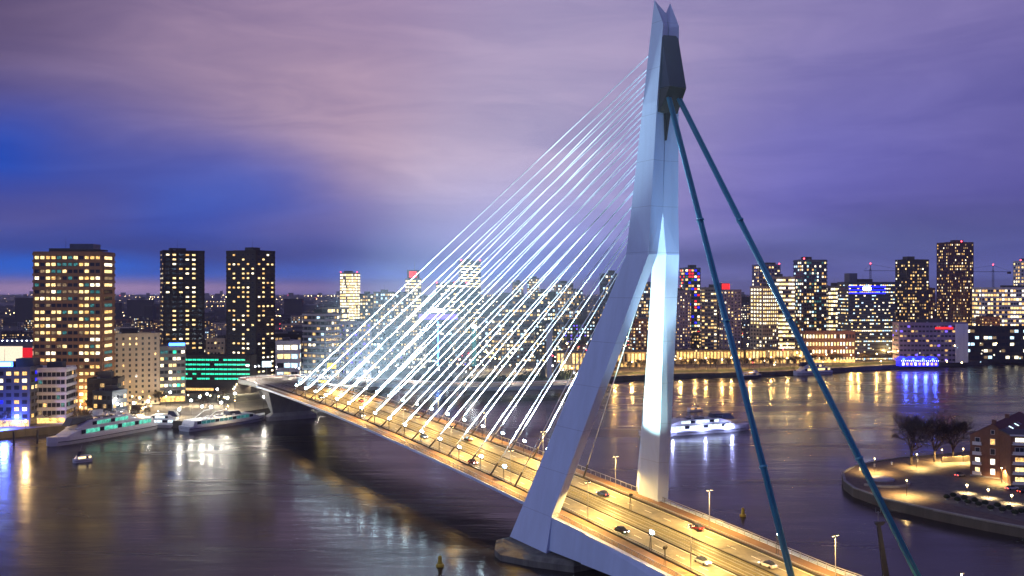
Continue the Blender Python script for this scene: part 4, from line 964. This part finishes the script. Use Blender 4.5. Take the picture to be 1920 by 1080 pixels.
    if L > 30:
        me = MB().box(-.03, .03, -.03, .03, 0, 1.0).mesh('rail_post', M_['steel_grey']); zr = zt + .02
        for s in (-1, 1):
            for q in range(12): obj('rail_post', me, t, ((-.29 + .045 * q) * L, s * beam * (.33 if upper else .38), zr))
            MB().tube((-.29 * L, s * beam * (.33 if upper else .38), zr + 1.0), (.21 * L, s * beam * (.33 if upper else .38), zr + 1.0), .04, n=4).build('rail', M_['steel_grey'], t)
            for q in range(3): MB().tube(((-.2 + .12 * q) * L, s * beam * .26, zr + .35), ((-.2 + .12 * q) * L + 1.3, s * beam * .26, zr + .35), .34, n=10).build('life_raft', M_['line_white'], t)
        MB().lathe([(.1, 0), (.55, .2), (.7, .8), (.5, 1.3), (.1, 1.5)], (-.05 * L, 0, zr), 12).build('radar_dome', M_['line_white'], t)
        MB().tube((-.49 * L, 0, h0), (-.51 * L, 0, h0 + 3.4), .05, n=5).build('flag_staff', M_['steel_grey'], t)
        MB().box(-.1 * L, .06 * L, -beam * .2, beam * .2, zr, zr + .5).build('roof_hatch', M_['boat_navy'], t)
    if arch:
        for s in (-1, 1): MB().loft([[(f * L, s * beam * .42 - .15, z - .35), (f * L, s * beam * .42 + .15, z - .35), (f * L, s * beam * .42 + .15, z), (f * L, s * beam * .42 - .15, z)] for f, z in ((-.36, h0 + .4), (-.30, z1 + .6), (-.20, z2 + .8), (-.08, z2 + 1.4))]).build('side_arch', M_['boat_white'], t)
    if glowk:
        for s in (-1, 1): MB().box(-.44 * L, .30 * L, s * beam * .5 - .08, s * beam * .5 + .08, h0 + .02, h0 + .5).build('light_strip', M_['strip_blue'], t)
        for q in (-.3, 0, .25): light('deck_light', 'POINT', t, (q * L, -beam * .75, h0 + .6), glowk, (.45, .5, 1.0), radius=.4)
    return t
boat('tour_boat', 'long white tour boat with green lit saloon windows and slanted bow', gp(88, 838), gp(283, 803), 11.5, 10.5, accents=((3, -1), (4, -1), (7, -1)))
boat('tour_boat', 'white tour boat with a blue lit stern arch moored by the bridge', gp(496, 786), gp(345, 809), 10.5, 8.5, winmat='lit_teal', arch=True, upper=False, deckhouse=(.5, .68))
boat('pontoon_boat', 'low white restaurant vessel with glowing arched roof between the tour boats', gp(350, 800), gp(262, 800), 9, 7.0, winmat='cabin_white', upper=True)
boat('tour_boat', 'navy and white boat moored behind the long tour boat', gp(140, 808), gp(275, 795), 8, 8.5, winmat='lit_warm', navy=True)
boat('party_boat', 'passenger boat outlined in white and blue light under way on the river', gp(1405, 805), gp(1205, 819), 9.5, 8.0, winmat='cabin_white', glowk=2600)
boat('water_taxi', 'small golden lit boat on open water below the long tour boat', gp(136, 868), gp(172, 864), 3.6, 4.2, upper=False, winmat='stall_gold')
boat('water_taxi', 'small water taxi passing behind the far pylon leg', gp(1318, 770), gp(1290, 772), 3.2, 3.6, upper=False, winmat='lit_warm')
boat('houseboat', 'dark flat houseboat moored at the far grass bank', gp(1428, 707), gp(1388, 709), 6, 6.5, navy=True, upper=False, winmat='lit_dim')
boat('river_ship', 'white two deck ship moored at the far bank below the brick office', gp(1488, 704), gp(1556, 700.5), 8, 9.5, winmat='lit_yellow')
# small boats and buoys
pbr('buoy_yellow', (.55, .38, .02, 1), .5, var=.1)
for x, y, lb in ((825, 1062, 'yellow navigation buoy on open water below the bridge'), (1393, 968, 'yellow navigation buoy beyond the far footpath')):
    t = thing('buoy', lb, 'buoy', gp(x, y))
    MB().lathe([(.2, -.5), (1.0, -.3), (1.0, .5), (.75, .7)], n=14).build('float', M_['buoy_yellow'], t, smooth=True); MB().lathe([(.62, .7), (.42, 2.4), (.5, 2.45), (.1, 2.7)], n=10).build('tower', M_['buoy_yellow'], t)
# piles
t = thing('sensor_mast', 'leaning dark river mast with forked antenna beyond the back stays', 'mast', gp(1664, 1085))
MB().loft([[(-.75, -.6, -2), (.75, -.6, -2), (.75, .6, -2), (-.75, .6, -2)], [(-2.6, -.35, 13.2), (-1.8, -.35, 13.2), (-1.8, .35, 13.2), (-2.6, .35, 13.2)]]).build('mast', M_['steel_dark'], t)
MB().hexa([(-2.9, -.5, 13.2), (-1.3, -.5, 13.2), (-1.3, .5, 13.2), (-2.9, .5, 13.2)], [(-3.0, -.5, 14.0), (-.5, -.5, 14.2), (-.5, .5, 14.2), (-3.0, .5, 14.0)]).build('platform', M_['steel_dark'], t)
MB().tube((-2.3, 0, 14), (-2.3, 0, 16.6), .08).tube((-2.9, 0, 16.3), (-1.7, 0, 16.3), .06).tube((-2.9, 0, 16.3), (-2.9, 0, 17.6), .05).tube((-1.7, 0, 16.3), (-1.7, 0, 17.2), .05).build('antenna', M_['steel_grey'], t)
p = gp(1803, 1130)
t = thing('dolphin_light', 'lit navigation post standing in the water off the island', 'navigation light', p)
MB().tube((0, 0, -2), (0, 0, 4.4), .22).build('post', M_['steel_dark'], t); MB().tube((0, 0, 4.45), (0, 0, 6.6), .16).build('light_tube', M_['lamp_gold'], t); MB().box(-.45, .45, -.3, .3, 6.62, 6.8).build('cap', M_['steel_dark'], t)
light('bulb', 'POINT', t, (0, -.6, 6), 1500, (1, .75, .4), radius=.2)
for i, (x, y) in enumerate(((26, 836), (70, 832))):
    tag(MB().lathe([(.45, -3), (.45, 6.5), (.2, 6.8)], n=10).build('mooring_pile', M_['steel_dark'], None, gp(x, y)), 'dark mooring pile in the water before the blue hotel', 'pile', 'mooring piles by the quay')

# ------------------------------------------------------------------ bare trees
pbr('bark', (.045, .032, .024, 1), .9, var=.3, scale=1.5)
def bare_tree(h, seed, depth=6, spread=.74):
    r_ = random.Random(seed); trunk, crown = MB(), MB()
    def grow(p, d, L, rad, lev):
        q = p + d * L
        (trunk if lev < 3 else crown).tube(p, q, rad, rad * .68, n=6 if lev < 2 else 3)
        if lev >= depth: return
        for _ in range(3 if lev else 6):
            ax = Vector((r_.gauss(0, 1), r_.gauss(0, 1), r_.gauss(0, .55)))
            nd = (d * (1 - spread * .45) + ax.normalized() * spread * r_.uniform(.6, 1.1) + Vector((0, 0, .16))).normalized()
            grow(p + d * L * r_.uniform(.62, 1.0), nd, L * r_.uniform(.66, .86), max(rad * .6, .045), lev + 1)
    grow(Vector((0, 0, -.2)), Vector((0, 0, 1)), h * .2, h * .016, 0)
    f = h / max(v[2] for v in crown.v)
    for m_ in (trunk, crown): m_.v = [(x * f, y * f, z * f) for x, y, z in m_.v]
    return trunk.mesh('trunk', M_['bark']), crown.mesh('crown', M_['bark'])
# ------------------------------------------------------------------ the island
ZI = 3.0
pbr('cobble', (.13, .095, .065, 1), .8, var=.4, scale=.6, bump=.3, bscale=3)
pbr('brick_house', (.17, .075, .042, 1), .85, var=.25, scale=.8); pbr('roof_tile', (.10, .028, .02, 1), .75, var=.3, scale=1.2); pbr('stone_disc', (.30, .30, .36, 1), .5, var=.15, scale=1); pbr('hedge', (.022, .035, .012, 1), .9, var=.5, scale=3)
IS = [(1578, 902), (1582, 918), (1600, 932), (1660, 954), (1750, 975), (1850, 996), (1935, 1012), (2150, 1060), (2500, 1130), (2500, 830), (2150, 826), (1920, 846), (1780, 864), (1690, 872), (1640, 879), (1600, 889)]
ip = [gp(x, y) for x, y in IS]
struct(MB().add([(p.x, p.y, ZI) for p in ip], [tuple(range(len(ip)))]).build('island_ground', M_['cobble']))
k = len(ip)
struct(MB().add([(p.x, p.y, ZI - .01) for p in ip] + [(p.x, p.y, -3) for p in ip], [(i, (i + 1) % k, k + (i + 1) % k, k + i) for i in range(k)]).build('island_quay_wall', M_['quay_wall']))
cx_, cy_ = sum(p.x for p in ip) / k, sum(p.y for p in ip) / k
mb = MB(); inn = [p + (Vector((cx_, cy_, 0)) - p).normalized() * .9 for p in ip]
mb.add([(p.x, p.y, ZI + .35) for p in ip] + [(p.x, p.y, ZI + .35) for p in inn] + [(p.x, p.y, ZI) for p in inn] + [(p.x, p.y, ZI - .3) for p in ip], sum([[(i, (i + 1) % k, k + (i + 1) % k, k + i), (k + i, k + (i + 1) % k, 2 * k + (i + 1) % k, 2 * k + i), (i, (i + 1) % k, 3 * k + (i + 1) % k, 3 * k + i)] for i in range(k)], []))
struct(mb.build('island_kerb', M_['concrete']))
q = [gp(x, y, ZI + .02) for x, y in ((1700, 925), (1790, 948), (1920, 978), (2100, 1015), (2100, 985), (1920, 930), (1850, 908), (1790, 895), (1745, 888), (1775, 876), (1850, 868), (1850, 860), (1760, 866), (1722, 880), (1705, 900))]
struct(MB().add([(p.x, p.y, ZI + .02) for p in q], [tuple(range(len(q)))]).build('island_road', M_['asphalt']))
p = gp(1652, 899, ZI)
tag(MB().lathe([(4.6, 0), (4.6, .45), (4.3, .55)], n=40).build('stone_disc', M_['stone_disc'], None, (p.x, p.y, ZI)), 'round pale stone disc set in the island point', 'disc')
t = tag(obj('curved_bench_wall', None, None, gp(1700, 905, ZI)), 'curved dark seat wall behind the stone disc', 'wall')
mb = MB().loft([[(9 * math.cos(a), 9 * math.sin(a) * .9, 0), (9.7 * math.cos(a), 9.7 * math.sin(a) * .9, 0), (9.7 * math.cos(a), 9.7 * math.sin(a) * .9, .8), (9 * math.cos(a), 9 * math.sin(a) * .9, .8)] for a in [R(100 - 18 * i) - math.pi / 2 - .2 for i in range(9)]])
mb.build('wall', M_['concrete'], t, (-9, 0, 0))
for i, (x, y, h, lb) in enumerate(((1709, 872, 20, 'wide bare tree standing in lamplight on the island point'), (1752, 866, 19.5, 'middle bare tree of the three on the island'), (1787, 862, 20.5, 'bare tree nearest the brick house on the island'))):
    t = thing('bare_tree', lb, 'tree', gp(x, y, ZI), i * 1.9); a, b = bare_tree(h, 21 + i * 5); obj('trunk', a, t); obj('crown', b, t)
for i, (x, y) in enumerate(((683, 615), (722, 605), (748, 630), (788, 622), (810, 645), (850, 635), (873, 658), (912, 650), (945, 680), (985, 665), (1015, 692), (1055, 682), (1090, 708), (1128, 700))):
    p = gp(1560 + x / 3.177, 740 + y / 3.177 + 3, ZI); r_ = random.Random(i)
    t = thing('potted_shrub', 'clipped dark round shrub in a low planter on the island quay', 'shrub', p, 0, 'clipped shrubs on the island quay')
    if i == 0:
        mb = MB()
        for _ in range(420):
            n_ = Vector((r_.gauss(0, 1), r_.gauss(0, 1), r_.gauss(0, 1))).normalized(); c = n_ * r_.uniform(.75, 1.05); c.z = c.z * .7 + 1.0
            e1 = n_.orthogonal().normalized() * .14; e2 = n_.cross(e1).normalized() * .1; e1 = e1 + n_ * r_.uniform(-.06, .06)
            mb.add([c - e1 - e2, c + e1 - e2, c + e1 + e2, c - e1 + e2], [(0, 1, 2, 3)])
        leaf_me = mb.mesh('leaves', M_['hedge']); pot_me = MB().lathe([(.55, 0), (.7, .4), (.62, .42)], n=10).mesh('planter', M_['concrete'])
    obj('leaves', leaf_me, t, (0, 0, 0), i * 1.3); obj('planter', pot_me, t)
for x, y, lb in ((1813, 925, 'bright low lamp with light pool nearest the tree road on the island'), (1853, 934, 'bright low lamp with light pool in the middle of the island row'), (1897, 945, 'bright low lamp with light pool by the parked car on the island')):
    street_lamp(gp(x, y, ZI), 2.4, 'lamp_gold', .34, 5200, (1, .72, .36), lb, None, 130)
for x, y, lb in ((1719, 877, 'lamp under the wide bare tree'), (1700, 930, 'lamp on the island quay edge'), (1766, 868, 'lamp between the bare trees'), (1806, 866, 'lamp beside the brick house gable'), (1878, 905, 'street lamp before the brick house'), (1640, 886, 'lamp near the stone disc')):
    street_lamp(gp(x, y, ZI), 5, 'lamp_gold', .2, 15000, (1, .64, .22), lb + ' on the island', None, 152)
for i, (x, y) in enumerate(((1612, 884), (1640, 877), (1672, 873), (1720, 868))):
    tag(MB().lathe([(.3, 0), (.25, .7), (.4, .8), (.4, 1.05), (.1, 1.1)], n=10).build('bollard', M_['line_white'], None, gp(x, y - 2, ZI)), 'white mooring bollard on the island quay edge', 'bollard', 'bollards on the island edge')
# brick houses
def house(label, x, y, w, d, rz, eave, ridge, floors, seed, lit=.55, flat=False, bays=3, sbays=9):
    r_ = random.Random(seed); p = gp(x, y, ZI); t = thing('brick_house', label, 'house', p, R(rz))
    # local origin = left front corner; gable front along +x, depth +y
    MB().box(0, w, 0, d, -.2, eave).build('wall', M_['brick_house'], t)
    if not flat:
        MB().add([(0, 0, eave), (w, 0, eave), (w / 2, 0, ridge), (0, .35, eave), (w, .35, eave), (w / 2, .35, ridge)], [(0, 1, 2), (3, 5, 4), (0, 2, 5, 3), (1, 4, 5, 2)]).build('gable', M_['brick_house'], t)
        for s in (0, 1):
            x0, x1 = (-.4, w / 2) if s == 0 else (w + .4, w / 2)
            rf = MB().add([(x0, .1, eave - .2), (x0, d, eave - .2), (x1, d, ridge + .1), (x1, .1, ridge + .1), (x0, .1, eave + .05), (x0, d, eave + .05), (x1, d, ridge + .35), (x1, .1, ridge + .35)], [(0, 1, 2, 3), (7, 6, 5, 4), (0, 3, 7, 4), (1, 5, 6, 2), (0, 4, 5, 1)]).build('roof', M_['roof_tile'], t)
            if s:
                for q_ in range(5):
                    yy = 5 + q_ * 4.5; f0, f1 = .42, .60
                    P = lambda f, y_: (x0 + (x1 - x0) * f, y_, eave + (ridge - eave) * f + .42)
                    MB().add([P(f0, yy), P(f0, yy + 1.7), P(f1, yy + 1.7), P(f1, yy)], [(0, 1, 2, 3)]).build('skylight', M_['lit_cool' if q_ % 2 else 'glass_dark'], rf)
        for yy in (1.5, d * .5): MB().box(w / 2 - .7, w / 2 + .7, yy, yy + 1.2, ridge - .6, ridge + 1.5).build('chimney', M_['brick_house'], t)
        obj('window', win_mesh(1.3, 1.6, 'glass_dark', 'win_frame_white'), t, (w / 2, -.02, eave + (ridge - eave) * .38))
    else: MB().box(-.4, w + .4, -.8, d + .3, eave, eave + .45).build('roof', M_['wall_roof'], t); MB().box(-.5, w + .5, -.95, -.82, eave - .05, eave + .5).build('fascia', M_['wall_white'], t)
    fh = (eave - .6) / floors
    for j in range(floors):
        z = .6 + (j + .5) * fh
        for i in range(bays):
            on = r_.random() < lit * (1.35 if j < 2 else .6)
            o = obj('window', win_mesh(1.7 if not flat else 3.0, fh * .62, r_.choice(['lit_yellow', 'lit_white', 'lit_warm']) if on else 'glass_dark', 'win_frame_white'), t, (w * (i + .5) / bays, -.02, z))
            if flat or i != 1:
                W = 1.5 if not flat else w / bays * .44
                MB().box(-W, W, -1.25, -.06, -fh * .43, -fh * .36).box(-W, W, -1.25, -1.18, -fh * .36, -fh * .08).build('balcony', M_['wall_white'], o)
        for i in range(sbays):
            on = r_.random() < lit * .7
            obj('window', win_mesh(1.3, fh * .55, r_.choice(['lit_yellow', 'lit_warm', 'lit_cool']) if on else 'glass_dark', 'win_frame_white'), t, (w + .02, d * (i + .5) / sbays, z), R(90))
    MB().box(-.06, w + .06, -.08, d, -.2, .55).build('plinth', M_['concrete'], t)
    return t
house('brick corner house with pointed gable, white balconies and red tiled roof', 1819, 892, 15, 44, -40, 15.0, 19.4, 4, 4, .6)
house('flat fronted brick apartment house with wide lit windows and white balconies', 1895, 912, 17, 14, -12, 17.6, 0, 5, 7, .85, True, 3, 6)
for i, (x, y, rz, pt, lb) in enumerate(((1800, 893, -60, 'car_silver', 'silver van like car parked by the gable of the brick house'), (1897, 918, -76, 'car_white', 'white car parked before the flat fronted house'), (1920, 924, -76, 'car_black', 'black car parked beside the white car on the island'))):
    car(gp(x, y, ZI + .02), R(rz), pt, lb, lights=False)
# hedge and low lit terrace on the island
t = thing('terrace_wall', 'pale lit garden wall behind the bare trees', 'wall', gp(1800, 866, ZI), R(14))
MB().box(-8, 12, 0, .4, 0, 2.2).build('wall', M_['wall_cream'], t)

# ------------------------------------------------------------------ trees, shrubs and clutter on the north bank
tm = [bare_tree(9, 61, 5), bare_tree(8, 62, 5)]
for i, (x, y) in enumerate(((22, 800), (88, 795), (175, 780), (232, 770), (300, 760), (338, 748), (262, 790), (380, 765), (152, 800), (420, 750))):
    p = gp(x, y, ZG); t = thing('bare_tree', 'small bare tree on the tour boat quay', 'tree', p, i * 1.1, 'bare trees on the quay'); obj('trunk', tm[i % 2][0], t); obj('crown', tm[i % 2][1], t)
for i in range(46):
    x = 1165 + i * 16.5 + (i * 37 % 11) - 5; D = gp(x, shore_at(x)).y + 54; t = thing('bare_tree', 'bare street tree in amber light along the riverside road', 'tree', (pX(x, D), D, ZG), i * .7, 'bare trees by the riverside road'); obj('trunk', tm[i % 2][0], t); obj('crown', tm[i % 2][1], t)
mb = MB(); r_ = random.Random(9)
for _ in range(9000):
    x = r_.uniform(868, 1075); s = shore_at(min(max(x, 872), 1090)); D = gp(x, s).y + 6 + 44 * r_.random()
    if abs(x - 1030) < 12: continue
    c = Vector((pX(x, D), D, ZG + r_.random() ** 2 * (2.6 + 1.6 * math.sin(x * .09)))); n_ = Vector((r_.gauss(0, 1), r_.gauss(0, 1), r_.gauss(0, 1))).normalized(); e1 = n_.orthogonal().normalized() * .45; e2 = n_.cross(e1).normalized() * .35
    mb.add([c - e1, c - e2, c + e1, c + e2], [(0, 1, 2, 3)])
tag(stuff(mb.build('jetty_shrubbery', M_['hedge'])), 'dark low shrubbery covering the jetty head', 'shrubs')
struct(sheet('jetty_lawn', [(gp(x, y, ZG).x, gp(x, y, ZG).y) for x, y in ((874, 727), (960, 721), (1058, 715), (1080, 704), (1000, 706), (900, 712))], ZG + .02, 'grass'))
# signs on the square, and kiosks added for more glow along the quay
glow('sign_yellow', (1, .72, .02, 1), 1.2); glow('arch_white', (1, .85, .6, 1), 4)
for i, (x, y) in enumerate(((150, 768), (178, 765), (205, 762), (235, 758), (262, 752), (290, 745), (310, 738))):
    p = gp(x, y, ZG); t = thing('kiosk', 'added glowing kiosk with dark roof on the lit quay', 'kiosk', p, .1 * i, 'added kiosks on the quay')
    MB().box(-3, 3, 0, 3.4, 0, 3).build('wall', M_['wall_sand'], t); MB().box(-2.7, 2.7, -.1, -.02, .6, 2.7).build('counter_window', M_['stall_gold'], t); MB().hexa([(-3.4, -.8, 3.02), (3.4, -.8, 3.02), (3.4, 3.8, 3.02), (-3.4, 3.8, 3.02)], [(-2, 1, 4), (2, 1, 4), (2, 2, 4), (-2, 2, 4)]).build('roof', M_['wall_roof'], t)
for i, (x, y, lb, m) in enumerate(((554, 716, 'blue and orange road sign over the viaduct', 'sign_blue'), (604, 719, 'yellow road sign beside the viaduct', 'sign_yellow'), (622, 686, 'yellow round topped sign past the viaduct', 'sign_yellow'), (500, 683, 'pale advertising screen on a mast beside the ramp', 'lit_cool'))):
    D = (560, 545, 640, 600)[i]; z = pZ(y, D)
    t = thing('road_sign', lb, 'sign', (pX(x, D), D, 0)); MB().tube((0, .2, ZG), (0, .2, z + 2), .14).build('post', M_['steel_grey'], t); MB().box(-3, 3, -.06, .06, z - 1.9 + (1.9 if i == 0 else 0), z + 2).build('panel', M_[m], t)
    if i == 0: MB().box(-2.8, 2.8, -.06, .06, z - 2.2, z - .05).build('lower_panel', M_['lit_warm'], t)

# ------------------------------------------------------------------ moist night air
hz = bpy.data.materials.new('haze_air'); hz.use_nodes = True
nt = hz.node_tree; nt.nodes.clear()
pv = nt.nodes.new('ShaderNodeVolumePrincipled'); pv.inputs['Color'].default_value = (.9, .93, 1.0, 1); pv.inputs['Density'].default_value = 0.00009; pv.inputs['Anisotropy'].default_value = 0.3
ou = nt.nodes.new('ShaderNodeOutputMaterial'); nt.links.new(pv.outputs[0], ou.inputs['Volume'])
stuff(MB().box(-16500, 16500, -900, 12600, -4, 175).build('haze', hz))
tag(bpy.data.objects['haze'], 'thin moist night air over river and city', 'haze')
